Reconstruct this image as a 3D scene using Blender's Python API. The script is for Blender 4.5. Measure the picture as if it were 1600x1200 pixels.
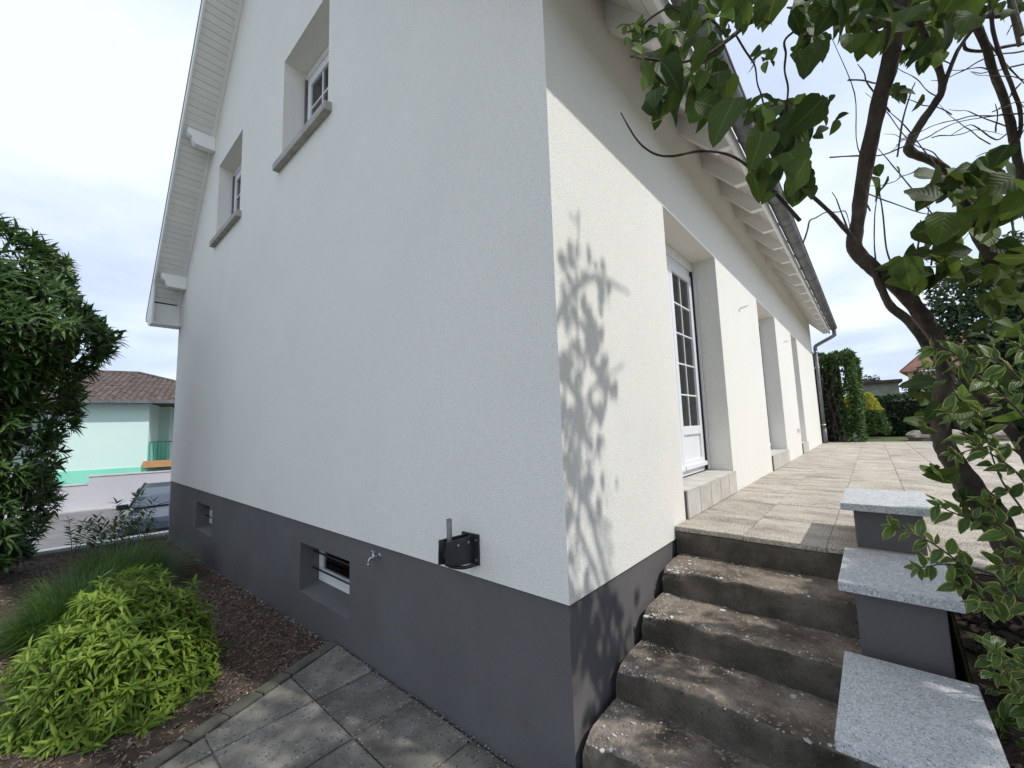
import bpy, math, random
import numpy as np
from mathutils import Vector, Matrix, noise as mn
random.seed(7); rng = np.random.default_rng(7)
for o in list(bpy.data.objects): bpy.data.objects.remove(o)
sc = bpy.context.scene; COL = sc.collection
rad = math.radians

# ------------------------------------------------------------------ camera
YAW, PITCH, ROLL, FPX = rad(41.26), rad(6.04), rad(-1.855), 635.8
CAM = Vector((-1.5235, -1.0496, 1.570))
cf = Vector((math.cos(PITCH)*math.cos(YAW), math.cos(PITCH)*math.sin(YAW), math.sin(PITCH)))
cr = cf.cross(Vector((0, 0, 1))).normalized(); cu = cr.cross(cf)
CR = cr*math.cos(ROLL) + cu*math.sin(ROLL); CU = cu*math.cos(ROLL) - cr*math.sin(ROLL)
cd = bpy.data.cameras.new('camera'); cam = bpy.data.objects.new('camera', cd); COL.objects.link(cam)
cd.sensor_width = 36; cd.lens = FPX/1600*36; cd.clip_start = 0.05; cd.clip_end = 2000
M = Matrix((CR, CU, -cf)).transposed().to_4x4(); M.translation = CAM; cam.matrix_world = M
sc.camera = cam

def ray(px, py): return cf*FPX + CR*(px-800) - CU*(py-600)
def at(px, py, d): return CAM + ray(px, py)*(d/FPX)
def atz(px, py, z):
    r = ray(px, py); return CAM + r*((z-CAM.z)/r.z)
def proj(p):
    v = Vector(p)-CAM; w = v.dot(cf)
    return (800+FPX*v.dot(CR)/w, 600-FPX*v.dot(CU)/w, w)

# ------------------------------------------------------------------ light
SUN_AZ, SUN_EL = rad(14), rad(49.5)           # azimuth turned from -y towards +x
sun_dir = Vector((math.sin(SUN_AZ)*math.cos(SUN_EL), -math.cos(SUN_AZ)*math.cos(SUN_EL), math.sin(SUN_EL)))
sd = bpy.data.lights.new('sun', 'SUN'); sd.energy = 2.0; sd.angle = rad(1.0); sd.color = (1, .97, .93)
so = bpy.data.objects.new('sun', sd); COL.objects.link(so)
so.rotation_euler = sun_dir.to_track_quat('Z', 'Y').to_euler(); so.location = (3, -8, 12)
sc.view_settings.view_transform = 'Standard'; sc.view_settings.look = 'None'
sc.view_settings.gamma = 1; sc.view_settings.use_curve_mapping = False
sc.view_settings.exposure = 0.58
wd = bpy.data.worlds.new('World'); sc.world = wd; wd.use_nodes = True
nt = wd.node_tree; nt.nodes.clear()
def nn(t, k, **kw):
    n = t.nodes.new(k)
    for a, b in kw.items(): setattr(n, a, b)
    return n
out = nn(nt, 'ShaderNodeOutputWorld'); sky = nn(nt, 'ShaderNodeTexSky', sky_type='NISHITA')
sky.sun_disc = False; sky.sun_elevation = SUN_EL
sky.sun_rotation = math.atan2(sun_dir.x, sun_dir.y)
sky.air_density = 1.0; sky.dust_density = 1.5
b1 = nn(nt, 'ShaderNodeBackground'); b1.inputs[1].default_value = 0.15; nt.links.new(sky.outputs[0], b1.inputs[0])
b2 = nn(nt, 'ShaderNodeBackground'); b2.inputs[1].default_value = 1.0
tc = nn(nt, 'ShaderNodeTexCoord')
# clouds lie on a plane above: direction.xy / (z + .12)
sep = nn(nt, 'ShaderNodeSeparateXYZ'); nt.links.new(tc.outputs['Generated'], sep.inputs[0])
zm = nn(nt, 'ShaderNodeMath', operation='MAXIMUM'); zm.inputs[1].default_value = 0; nt.links.new(sep.outputs[2], zm.inputs[0])
za = nn(nt, 'ShaderNodeMath', operation='ADD'); za.inputs[1].default_value = .14; nt.links.new(zm.outputs[0], za.inputs[0])
dv = nn(nt, 'ShaderNodeVectorMath', operation='DIVIDE'); cb = nn(nt, 'ShaderNodeCombineXYZ')
for i in range(3): nt.links.new(za.outputs[0], cb.inputs[i])
nt.links.new(tc.outputs['Generated'], dv.inputs[0]); nt.links.new(cb.outputs[0], dv.inputs[1])
n1 = nn(nt, 'ShaderNodeTexNoise'); n1.inputs['Scale'].default_value = .55; n1.inputs['Detail'].default_value = 7; n1.inputs['Roughness'].default_value = .52
nt.links.new(dv.outputs[0], n1.inputs['Vector'])
n2 = nn(nt, 'ShaderNodeTexNoise'); n2.inputs['Scale'].default_value = 1.1; n2.inputs['Detail'].default_value = 8; n2.inputs['Roughness'].default_value = .5
nt.links.new(dv.outputs[0], n2.inputs['Vector'])
cr1 = nn(nt, 'ShaderNodeValToRGB'); cr1.color_ramp.elements[0].position = .36; cr1.color_ramp.elements[1].position = .62
cr1.color_ramp.elements[0].color = (.88,)*3+(1,); cr1.color_ramp.elements[1].color = (.97,)*3+(1,)
nt.links.new(n1.outputs[0], cr1.inputs[0])
cr2 = nn(nt, 'ShaderNodeValToRGB'); e = cr2.color_ramp.elements
e[0].position = .36; e[0].color = (.46, .53, .65, 1); e[1].position = .62; e[1].color = (.665, .715, .81, 1)
m = e.new(.50); m.color = (.545, .625, .775, 1)
nt.links.new(n2.outputs[0], cr2.inputs[0]); nt.links.new(cr2.outputs[0], b2.inputs[0])
mx = nn(nt, 'ShaderNodeMixShader'); nt.links.new(cr1.outputs[0], mx.inputs[0])
nt.links.new(b1.outputs[0], mx.inputs[1]); nt.links.new(b2.outputs[0], mx.inputs[2]); nt.links.new(mx.outputs[0], out.inputs[0])

# ------------------------------------------------------------------ materials
def ramp(t, fac, stops):
    r = nn(t, 'ShaderNodeValToRGB'); el = r.color_ramp.elements
    el[0].position, el[0].color = stops[0][0], tuple(stops[0][1])+(1,)
    el[1].position, el[1].color = stops[-1][0], tuple(stops[-1][1])+(1,)
    for p, c in stops[1:-1]:
        x = el.new(p); x.color = tuple(c)+(1,)
    t.links.new(fac, r.inputs[0]); return r.outputs[0]
def coords(t, scale=(1, 1, 1)):
    c = nn(t, 'ShaderNodeTexCoord'); oi = nn(t, 'ShaderNodeObjectInfo')
    m1 = nn(t, 'ShaderNodeVectorMath', operation='MULTIPLY_ADD')
    rr = nn(t, 'ShaderNodeCombineXYZ')
    mm = nn(t, 'ShaderNodeMath', operation='MULTIPLY'); mm.inputs[1].default_value = 37.3; t.links.new(oi.outputs['Random'], mm.inputs[0])
    for i in range(3): t.links.new(mm.outputs[0], rr.inputs[i])
    t.links.new(c.outputs['Object'], m1.inputs[0]); m1.inputs[1].default_value = scale; t.links.new(rr.outputs[0], m1.inputs[2])
    return m1.outputs[0], oi.outputs['Random']
def noisen(t, vec, scale, detail=4, rough=.55):
    n = nn(t, 'ShaderNodeTexNoise'); n.inputs['Scale'].default_value = scale; n.inputs['Detail'].default_value = detail
    n.inputs['Roughness'].default_value = rough; t.links.new(vec, n.inputs['Vector']); return n.outputs[0]
def mixc(t, fac, a, b, mode='MIX'):
    m_ = nn(t, 'ShaderNodeMix', data_type='RGBA', blend_type=mode)
    for s, v in ((m_.inputs[0], fac), (m_.inputs[6], a), (m_.inputs[7], b)):
        if isinstance(v, (int, float)): s.default_value = v
        elif isinstance(v, (tuple, list)): s.default_value = tuple(v)+(1,) if len(v) == 3 else v
        else: t.links.new(v, s)
    return m_.outputs[2]
def mat(name, c1, c2=None, scale=4, rough=.8, bump=0, bscale=80, metal=0, stretch=(1, 1, 1), spec=.3, lo=.35, hi=.65,
        speck=None, objvar=0, stain=None, bstretch=None, bdist=.01):
    m_ = bpy.data.materials.new(name); m_.use_nodes = True; t = m_.node_tree
    p = t.nodes['Principled BSDF']; p.inputs['Roughness'].default_value = rough; p.inputs['Metallic'].default_value = metal
    p.inputs['Specular IOR Level'].default_value = spec
    vec, rnd = coords(t, stretch)
    c2 = c2 or c1
    col = ramp(t, noisen(t, vec, scale), [(lo, c1), (hi, c2)])
    if stain:   # (colour, scale, lo, hi)
        f = ramp(t, noisen(t, vec, stain[1], 6, .6), [(stain[2], (0, 0, 0)), (stain[3], (1, 1, 1))])
        col = mixc(t, f, col, stain[0])
    if speck:   # list of (colour, scale, threshold)
        for c, s, th in speck:
            f = ramp(t, noisen(t, coords(t)[0], s, 2, .5), [(th, (0, 0, 0)), (th+.05, (1, 1, 1))])
            col = mixc(t, f, col, c)
    if objvar:
        f = nn(t, 'ShaderNodeMath', operation='MULTIPLY_ADD'); t.links.new(rnd, f.inputs[0]); f.inputs[1].default_value = objvar; f.inputs[2].default_value = 1-objvar/2
        cc = nn(t, 'ShaderNodeCombineColor')
        for i in range(3): t.links.new(f.outputs[0], cc.inputs[i])
        col = mixc(t, 1.0, col, cc.outputs[0], 'MULTIPLY')
    t.links.new(col, p.inputs['Base Color'])
    if bump:
        b = nn(t, 'ShaderNodeBump'); b.inputs['Strength'].default_value = bump; b.inputs['Distance'].default_value = bdist
        bv = vec
        if bstretch: bv, _ = coords(t, bstretch)
        t.links.new(noisen(t, bv, bscale, 3, .6), b.inputs['Height']); t.links.new(b.outputs[0], p.inputs['Normal'])
    return m_
MT = {}
MT['stucco'] = mat('white_stucco', (.83, .81, .74), (.85, .83, .765), 1.0, .92, .6, 140, spec=.15, stain=((.765, .755, .705), .9, .5, .8), speck=[((.71, .70, .65), 150, .55), ((.87, .86, .82), 130, .60)], bdist=.006)
MT['plinth'] = mat('grey_plinth_render', (.120, .113, .113), (.136, .129, .128), 1.7, .85, .45, 190, spec=.25, stain=((.150, .143, .140), 2.4, .52, .85), speck=[((.16, .157, .16), 200, .62)], bdist=.004)
MT['white'] = mat('white_paint', (.83, .83, .80), (.86, .86, .84), 2, .5, .1, 30)
MT['board'] = mat('white_boards', (.77, .76, .72), (.82, .81, .77), 3, .55, .15, 25, objvar=.05)
MT['bounce'] = mat('pale_bounce_ground', (.52, .50, .45), (.62, .60, .55), 6, .95, .5, 60)
MT['pvc'] = mat('white_pvc', (.80, .81, .83), (.82, .83, .85), 2, .3, spec=.5)
MT['sill'] = mat('concrete_sill', (.33, .32, .29), (.45, .44, .40), 9, .85, .4, 120, bdist=.004)
MT['zinc'] = mat('grey_zinc', (.13, .133, .137), (.21, .213, .217), 5, .55, .1, 30, metal=.4)
MT['rooftile'] = mat('dark_roof_tile', (.06, .045, .04), (.10, .075, .065), 6, .8, .3, 60)
MT['curtain'] = mat('grey_curtain', (.30, .31, .31), (.38, .38, .38), 3, .9)
MT['dark'] = mat('dark_interior', (.02, .02, .02), rough=.9)
MT['gasket'] = mat('black_rubber', (.015, .015, .016), rough=.6)
MT['tile'] = mat('beige_threshold_tile', (.50, .47, .42), (.60, .57, .52), 7, .55, .15, 90, objvar=.12)
MT['grout'] = mat('grey_grout', (.12, .115, .10), rough=.95)
MT['slab'] = mat('brushed_paving', (.30, .26, .205), (.53, .475, .395), 3.2, .9, .8, 75, stretch=(2.0, 1, 1), lo=.24, hi=.66, bdist=.006,
    speck=[((.64, .59, .51), 130, .54), ((.16, .13, .10), 110, .60)], objvar=.15, stain=((.20, .165, .13), 2.6, .50, .68), bstretch=(1, 1, 1))
MT['path'] = mat('old_concrete_slab', (.155, .142, .118), (.27, .25, .215), 5, .93, .9, 60, stain=((.085, .083, .068), 2.3, .5, .7), bdist=.006,
    speck=[((.075, .075, .066), 60, .62), ((.36, .35, .32), 55, .70)], objvar=.15)
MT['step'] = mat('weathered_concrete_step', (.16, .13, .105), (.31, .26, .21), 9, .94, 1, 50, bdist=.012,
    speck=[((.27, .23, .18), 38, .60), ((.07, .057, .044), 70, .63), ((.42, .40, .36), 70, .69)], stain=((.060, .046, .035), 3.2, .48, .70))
MT['riser'] = mat('dark_shaded_concrete', (.08, .069, .054), (.16, .14, .112), 6, .9, .8, 60, bdist=.008,
    speck=[((.05, .043, .032), 90, .64), ((.17, .15, .12), 110, .66)], stain=((.045, .042, .028), 4.5, .45, .70))  # dirty concrete; the shade on the risers is also put into this colour
MT['granite'] = mat('grey_granite', (.44, .45, .45), (.56, .57, .57), 30, .55, .1, 150, spec=.4,
    speck=[((.66, .67, .67), 120, .55), ((.22, .22, .22), 170, .60), ((.11, .11, .112), 130, .68)])
MT['bed'] = mat('brown_mulch_soil', (.045, .033, .024), (.085, .062, .045), 14, .95, 1, 40, bdist=.02)
MT['chip'] = mat('bark_chip', (.12, .085, .058), (.23, .17, .12), 23, .9, objvar=.2, speck=[((.21, .165, .125), 21, .60), ((.035, .022, .015), 26, .58)])
MT['dark_chip_core'] = mat('dark_chip_and_core', (.022, .018, .015), (.05, .042, .036), 23, .85)
MT['flake'] = mat('white_paint_flake', (.5, .49, .46), (.62, .61, .58), 10, .8)
MT['kerb'] = mat('mossy_edging_stone', (.075, .075, .055), (.13, .12, .095), 9, .95, .8, 60)
MT['ground'] = mat('garden_ground', (.05, .055, .025), (.09, .10, .045), 2, .95, .5, 20)
MT['asphalt'] = mat('grey_asphalt', (.16, .155, .148), (.21, .20, .19), 1.5, .93, .4, 60, speck=[((.13, .125, .12), 30, .6)])
MT['conc'] = mat('pale_concrete', (.45, .44, .42), (.55, .54, .52), 4, .9, .3, 50)
MT['fence_wall'] = mat('lilac_grey_render', (.47, .46, .49), (.52, .51, .53), 1, .9, .2, 90)
MT['mint'] = mat('mint_render', (.62, .80, .72), (.65, .82, .745), .6, .9, .3, 50)
MT['mint_dark'] = mat('bright_mint_render', (.24, .68, .50), (.28, .72, .54), 1, .9)
MT['ntile'] = mat('brown_clay_roof', (.085, .065, .055), (.15, .115, .098), 3, .85, .3, 30)
MT['wood'] = mat('orange_wood', (.45, .22, .09), (.55, .30, .14), 6, .7)
MT['iron'] = mat('black_iron', (.022, .022, .024), (.04, .04, .042), 8, .45, .2, 90, spec=.5)
MT['steel'] = mat('galvanised_steel', (.40, .41, .42), (.55, .56, .57), 20, .35, metal=.9)
MT['bark'] = mat('tree_bark', (.055, .042, .033), (.115, .092, .072), 22, .9, .9, 90, stretch=(1, 1, .5), bdist=.006)
MT['twig'] = mat('green_brown_twig', (.085, .072, .048), (.15, .13, .09), 20, .8, .4, 90)
MT['yellow_wall'] = mat('yellow_render', (.62, .52, .28), (.66, .56, .32), 1, .9)
MT['redroof'] = mat('red_brown_roof', (.17, .085, .06), (.25, .13, .10), 3, .85)
MT['shedwall'] = mat('grey_block_wall', (.24, .23, .20), (.31, .30, .26), 3, .9)
MT['rock'] = mat('pale_rock', (.24, .20, .17), (.36, .31, .27), 8, .9, .6, 30)
MT['carpaint'] = mat('silver_blue_paint', (.07, .085, .11), (.075, .09, .115), 1, .22, metal=.6, spec=.6)
MT['carglass'] = mat('car_glass', (.16, .18, .20), rough=.06, spec=.8, metal=.6)
MT['tyre'] = mat('tyre', (.02, .02, .02), rough=.85)
MT['lamp'] = mat('car_lamp', (.5, .52, .55), rough=.1, spec=.8)
MT['lawn'] = mat('lawn_green', (.06, .085, .025), (.13, .155, .06), 5, .95, .6, 60)
g_ = bpy.data.materials.new('window_glass'); g_.use_nodes = True; t = g_.node_tree; t.nodes.remove(t.nodes['Principled BSDF'])
tr = nn(t, 'ShaderNodeBsdfTransparent'); tr.inputs[0].default_value = (.75, .8, .8, 1); gl = nn(t, 'ShaderNodeBsdfGlossy'); gl.inputs['Roughness'].default_value = .02
fr = nn(t, 'ShaderNodeFresnel'); fr.inputs[0].default_value = 1.6; ms = nn(t, 'ShaderNodeMixShader')
t.links.new(fr.outputs[0], ms.inputs[0]); t.links.new(tr.outputs[0], ms.inputs[1]); t.links.new(gl.outputs[0], ms.inputs[2])
t.links.new(ms.outputs[0], t.nodes['Material Output'].inputs[0]); MT['glass'] = g_

def leafmat(name, dark, light, trans=.35, rough=.42, edge=None, coat=.4, young=None):
    m_ = bpy.data.materials.new(name); m_.use_nodes = True; t = m_.node_tree; p = t.nodes['Principled BSDF']
    oi = nn(t, 'ShaderNodeObjectInfo'); at_ = nn(t, 'ShaderNodeAttribute'); at_.attribute_name = 'rnd'
    ad = nn(t, 'ShaderNodeMath', operation='ADD'); t.links.new(oi.outputs['Random'], ad.inputs[0]); t.links.new(at_.outputs['Fac'], ad.inputs[1])
    fr_ = nn(t, 'ShaderNodeMath', operation='FRACT'); t.links.new(ad.outputs[0], fr_.inputs[0])
    st = [(0, dark), (.75, light)] + ([(1, young)] if young else [])
    col = ramp(t, fr_.outputs[0], st if young else [(0, dark), (1, light)])
    uv = nn(t, 'ShaderNodeUVMap'); uv.uv_map = 'uv'; sp = nn(t, 'ShaderNodeSeparateXYZ'); t.links.new(uv.outputs[0], sp.inputs[0])
    # midrib: pale line at u = .5
    s1 = nn(t, 'ShaderNodeMath', operation='SUBTRACT'); s1.inputs[1].default_value = .5; t.links.new(sp.outputs[0], s1.inputs[0])
    a1 = nn(t, 'ShaderNodeMath', operation='ABSOLUTE'); t.links.new(s1.outputs[0], a1.inputs[0])
    rib = ramp(t, a1.outputs[0], [(.0, (1, 1, 1)), (.045, (0, 0, 0))])
    rf = nn(t, 'ShaderNodeMath', operation='MULTIPLY'); rf.inputs[1].default_value = .35; t.links.new(rib, rf.inputs[0])
    col = mixc(t, rf.outputs[0], col, tuple(min(1, c*2.2+.03) for c in light))
    wv = nn(t, 'ShaderNodeTexWave', wave_type='BANDS', bands_direction='Y'); wv.inputs['Scale'].default_value = 2.2; wv.inputs['Distortion'].default_value = 1.0
    cm = nn(t, 'ShaderNodeCombineXYZ'); sk = nn(t, 'ShaderNodeMath', operation='MULTIPLY_ADD'); t.links.new(a1.outputs[0], sk.inputs[0]); sk.inputs[1].default_value = -.8
    t.links.new(sp.outputs[1], sk.inputs[2]); t.links.new(sk.outputs[0], cm.inputs[1]); t.links.new(cm.outputs[0], wv.inputs[0])
    bp_ = nn(t, 'ShaderNodeBump'); bp_.inputs['Strength'].default_value = .25; bp_.inputs['Distance'].default_value = .002
    t.links.new(wv.outputs[1], bp_.inputs['Height'])
    if edge:
        nz = nn(t, 'ShaderNodeTexNoise'); nz.inputs['Scale'].default_value = 3.5; t.links.new(uv.outputs[0], nz.inputs['Vector'])
        e1 = nn(t, 'ShaderNodeMath', operation='MULTIPLY_ADD'); t.links.new(nz.outputs[0], e1.inputs[0]); e1.inputs[1].default_value = .35; t.links.new(a1.outputs[0], e1.inputs[2])
        ef = ramp(t, e1.outputs[0], [(.565, (0, 0, 0)), (.62, (1, 1, 1))]); col = mixc(t, ef, col, edge)
    t.links.new(col, p.inputs['Base Color']); p.inputs['Roughness'].default_value = rough; p.inputs['Specular IOR Level'].default_value = coat
    t.links.new(bp_.outputs[0], p.inputs['Normal'])
    tl = nn(t, 'ShaderNodeBsdfTranslucent'); hs = nn(t, 'ShaderNodeHueSaturation'); hs.inputs['Value'].default_value = 1.9; hs.inputs['Hue'].default_value = .485
    t.links.new(col, hs.inputs['Color']); t.links.new(hs.outputs[0], tl.inputs[0])
    mx_ = nn(t, 'ShaderNodeMixShader'); mx_.inputs[0].default_value = trans
    t.links.new(p.outputs[0], mx_.inputs[1]); t.links.new(tl.outputs[0], mx_.inputs[2]); t.links.new(mx_.outputs[0], t.nodes['Material Output'].inputs[0])
    return m_
MT['laurel'] = leafmat('laurel_leaf', (.022, .055, .012), (.055, .115, .026), .2, .42, coat=.4, young=(.10, .17, .035))
MT['lime'] = leafmat('lime_leaf', (.085, .155, .018), (.18, .27, .035), .33, .5, coat=.3, young=(.30, .38, .07))
MT['treeleaf'] = leafmat('tree_leaf', (.026, .048, .011), (.062, .10, .018), .33, .55, coat=.25, young=(.12, .20, .035))
MT['varleaf'] = leafmat('variegated_leaf', (.045, .09, .02), (.10, .17, .035), .30, .4, edge=(.36, .40, .10), coat=.5)
MT['hedgeleaf'] = leafmat('hedge_leaf', (.025, .06, .015), (.06, .12, .03), .25, .4, young=(.10, .19, .04))
MT['darkleaf'] = leafmat('dark_hedge_leaf', (.015, .035, .011), (.035, .068, .02), .2, .4, young=(.06, .10, .03))
MT['yelleaf'] = leafmat('yellow_leaf', (.20, .24, .03), (.42, .40, .05), .35, .5)
MT['grassleaf'] = leafmat('grass_blade', (.045, .105, .018), (.10, .18, .035), .3, .5)

# ------------------------------------------------------------------ helpers
def setp(o, label=None, cat=None, group=None, kind=None):
    if label: o['label'] = label
    if cat: o['category'] = cat
    if group: o['group'] = group
    if kind: o['kind'] = kind
    return o
def thing(name, loc, label, cat, group=None, rz=0):
    o = bpy.data.objects.new(name, None); COL.objects.link(o); o.location = loc; o.rotation_euler = (0, 0, rz); o.empty_display_size = .1
    return setp(o, label, cat, group)
def basemat(o):
    m_ = Matrix.LocRotScale(o.location, o.rotation_euler, o.scale)
    if o.parent: m_ = basemat(o.parent) @ o.matrix_parent_inverse @ m_
    return m_
class MB:
    def __init__(s): s.v = []; s.f = []; s.mi = []; s.cm = 0
    def poly(s, pts):
        n = len(s.v); s.v += [tuple(p) for p in pts]; s.f.append(tuple(range(n, n+len(pts)))); s.mi.append(s.cm); return s
    def box(s, x0, x1, y0, y1, z0, z1):
        n = len(s.v)
        s.v += [(x, y, z) for z in (z0, z1) for y in (y0, y1) for x in (x0, x1)]
        for f in ((0, 2, 3, 1), (4, 5, 7, 6), (0, 1, 5, 4), (2, 6, 7, 3), (0, 4, 6, 2), (1, 3, 7, 5)):
            s.f.append(tuple(n+i for i in f)); s.mi.append(s.cm)
        return s
    def prism(s, pts, d):          # planar polygon extruded by vector d
        n = len(s.v); k = len(pts); d = Vector(d)
        s.v += [tuple(p) for p in pts] + [tuple(Vector(p)+d) for p in pts]
        s.f.append(tuple(range(n, n+k))); s.f.append(tuple(range(n+2*k-1, n+k-1, -1))); s.mi += [s.cm]*2
        for i in range(k):
            j = (i+1) % k; s.f.append((n+j, n+i, n+k+i, n+k+j)); s.mi.append(s.cm)
        return s
    def tube(s, pts, rs, seg=8, cap=True, wob=0):
        pts = [Vector(p) for p in pts]
        if not hasattr(rs, '__len__'): rs = [rs]*len(pts)
        n = len(s.v); up = Vector((.3, .2, .93)); prev = None
        for i, p in enumerate(pts):
            d = (pts[min(i+1, len(pts)-1)]-pts[max(i-1, 0)]).normalized()
            a = (prev - d*prev.dot(d)) if prev else d.cross(up)
            if a.length < 1e-5: a = d.orthogonal()
            a.normalize(); b = d.cross(a); prev = a
            for j in range(seg):
                w = 2*math.pi*j/seg; r = rs[i]
                if wob: r *= 1+wob*mn.noise(Vector((p.x*9+j*1.7, p.y*9, p.z*9+i*.3)))
                s.v.append(tuple(p+a*(math.cos(w)*r)+b*(math.sin(w)*r)))
        for i in range(len(pts)-1):
            for j in range(seg):
                k = (j+1) % seg; s.f.append((n+i*seg+j, n+i*seg+k, n+(i+1)*seg+k, n+(i+1)*seg+j)); s.mi.append(s.cm)
        if cap:
            s.f.append(tuple(n+j for j in reversed(range(seg)))); s.f.append(tuple(n+(len(pts)-1)*seg+j for j in range(seg))); s.mi += [s.cm]*2
        return s
    def build(s, name, m_, parent=None, local=False, smooth=False, bevel=0, label=None, kind=None):
        me = bpy.data.meshes.new(name); me.from_pydata(s.v, [], s.f)
        ms_ = m_ if isinstance(m_, (list, tuple)) else [m_]
        for q in ms_: me.materials.append(q)
        if len(ms_) > 1: me.polygons.foreach_set('material_index', s.mi)
        if smooth: me.polygons.foreach_set('use_smooth', [True]*len(me.polygons))
        me.update(); o = bpy.data.objects.new(name, me); COL.objects.link(o)
        if parent:
            o.parent = parent
            if not local: o.matrix_parent_inverse = basemat(parent).inverted()
        if bevel:
            bm_ = o.modifiers.new('bevel', 'BEVEL'); bm_.width = bevel; bm_.segments = 2; bm_.limit_method = 'ANGLE'
        return setp(o, label, kind=kind)
def inst(src, name, loc, parent, rot=(0, 0, 0), scale=(1, 1, 1), local=False):
    o = bpy.data.objects.new(name, src); COL.objects.link(o); o.location = loc; o.rotation_euler = rot; o.scale = scale
    if parent:
        o.parent = parent
        if not local: o.matrix_parent_inverse = basemat(parent).inverted()
    return o
def spline(pts, n=5):
    P = [Vector(p) for p in pts]
    if len(P) < 3: return P
    Q = [P[0]*2-P[1]]+P+[P[-1]*2-P[-2]]; o_ = []
    for i in range(1, len(Q)-2):
        for k in range(n):
            t_ = k/n; a, b, c, d = Q[i-1], Q[i], Q[i+1], Q[i+2]
            o_.append(.5*((2*b)+(c-a)*t_+(2*a-5*b+4*c-d)*t_*t_+(3*b-a-3*c+d)*t_**3))
    o_.append(P[-1]); return o_
def lerp_r(rs, n):
    k = len(rs)-1; o_ = []
    for i in range(k):
        for j in range(n): o_.append(rs[i]+(rs[i+1]-rs[i])*j/n)
    return o_+[rs[-1]]
def clip(poly, a, b, c):           # keep a*u+b*v<=c
    o_ = []
    for i in range(len(poly)):
        p, q = poly[i], poly[(i+1) % len(poly)]; dp = a*p[0]+b*p[1]-c; dq = a*q[0]+b*q[1]-c
        if dp <= 0: o_.append(p)
        if dp*dq < 0: t_ = dp/(dp-dq); o_.append((p[0]+(q[0]-p[0])*t_, p[1]+(q[1]-p[1])*t_))
    return o_
def wallskin(mb, outline, holes, to3, depth, inward, lims=(), sillslope=0):
    us = sorted({outline[0], outline[1]} | {h[0] for h in holes} | {h[1] for h in holes})
    vs = sorted({outline[2], outline[3]} | {h[2] for h in holes} | {h[3] for h in holes})
    for i in range(len(us)-1):
        for j in range(len(vs)-1):
            mu, mv = (us[i]+us[i+1])/2, (vs[j]+vs[j+1])/2
            if any(h[0] < mu < h[1] and h[2] < mv < h[3] for h in holes): continue
            p = [(us[i], vs[j]), (us[i+1], vs[j]), (us[i+1], vs[j+1]), (us[i], vs[j+1])]
            for L in lims:
                if p: p = clip(p, *L)
            if len(p) > 2: mb.poly([to3(*q) for q in p])
    for h in holes:
        d = Vector(inward)*(h[4] if len(h) > 4 else depth)
        c = [(h[0], h[2]), (h[1], h[2]), (h[1], h[3]), (h[0], h[3])]
        for i in range(4):
            a, b = to3(*c[i]), to3(*c[(i+1) % 4]); a, b = Vector(a), Vector(b); a2, b2 = a+d, b+d
            if i == 0 and sillslope: a2.z += sillslope; b2.z += sillslope
            if i == 1 and sillslope: a2.z += sillslope
            if i == 3 and sillslope: b2.z += sillslope
            mb.poly([b, a, a2, b2])

# leaves -------------------------------------------------------------------
def leafgeo(width=.4, n=6, shape='oval', fold=.18, curl=.25, wave=0):
    v, f, uv = [], [], []
    for i in range(n+1):
        t_ = i/n
        if shape == 'oval': w = math.sin(math.pi*min(1, t_**.8))**.8
        elif shape == 'lance': w = math.sin(math.pi*t_**.75)**.9
        elif shape == 'heart': w = math.sin(math.pi*min(1, (t_*.97+.03)**.62))**.72 if t_ < .8 else (1-t_)/.2*.66*(1-.25*(t_-.8)/.2)
        else: w = 1-t_**1.6
        w *= width/2
        if i == n: w = .002
        y = t_; z = -curl*t_*t_
        wz = wave*math.sin(t_*11)*w
        v += [(-w, y, z+w*fold*2+wz), (-w*.5, y, z+w*fold*.8), (0, y, z), (w*.5, y, z+w*fold*.8), (w, y, z+w*fold*2-wz)]
        uv += [(0, t_), (.25, t_), (.5, t_), (.75, t_), (1, t_)]
    for i in range(n):
        for j in range(4): a = i*5+j; f.append((a, a+1, a+6, a+5))
    return np.array(v), np.array(f), np.array(uv)
def leafgeo_low(width, fold=.2, curl=.25):
    ts, ws = (0, .3, .65, 1), (.1, 1, .8, 0.02); v = []; uv = []; f = []
    for t_, w in zip(ts, ws):
        w *= width/2; z = -curl*t_*t_; v += [(-w, t_, z+w*fold*2), (0, t_, z), (w, t_, z+w*fold*2)]; uv += [(0, t_), (.5, t_), (1, t_)]
    for i in range(3):
        for j in range(2): a = i*3+j; f.append((a, a+1, a+4, a+3))
    return np.array(v), np.array(f), np.array(uv)
def leafmesh(name, geo, m_):
    v, f, uv = geo; me = bpy.data.meshes.new(name); me.from_pydata(v.tolist(), [], f.tolist()); me.materials.append(m_)
    l = me.uv_layers.new(name='uv'); l.data.foreach_set('uv', uv[f.ravel()].ravel().astype(np.float32))
    me.polygons.foreach_set('use_smooth', [True]*len(f)); return me
def lmat(p, d, nrm, s):
    y = Vector(d).normalized(); z = Vector(nrm); z = z-y*z.dot(y)
    if z.length < 1e-4: z = y.orthogonal()
    z.normalize(); x = y.cross(z)
    return Matrix(((x.x*s, y.x*s, z.x*s, p[0]), (x.y*s, y.y*s, z.y*s, p[1]), (x.z*s, y.z*s, z.z*s, p[2]), (0, 0, 0, 1)))
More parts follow.
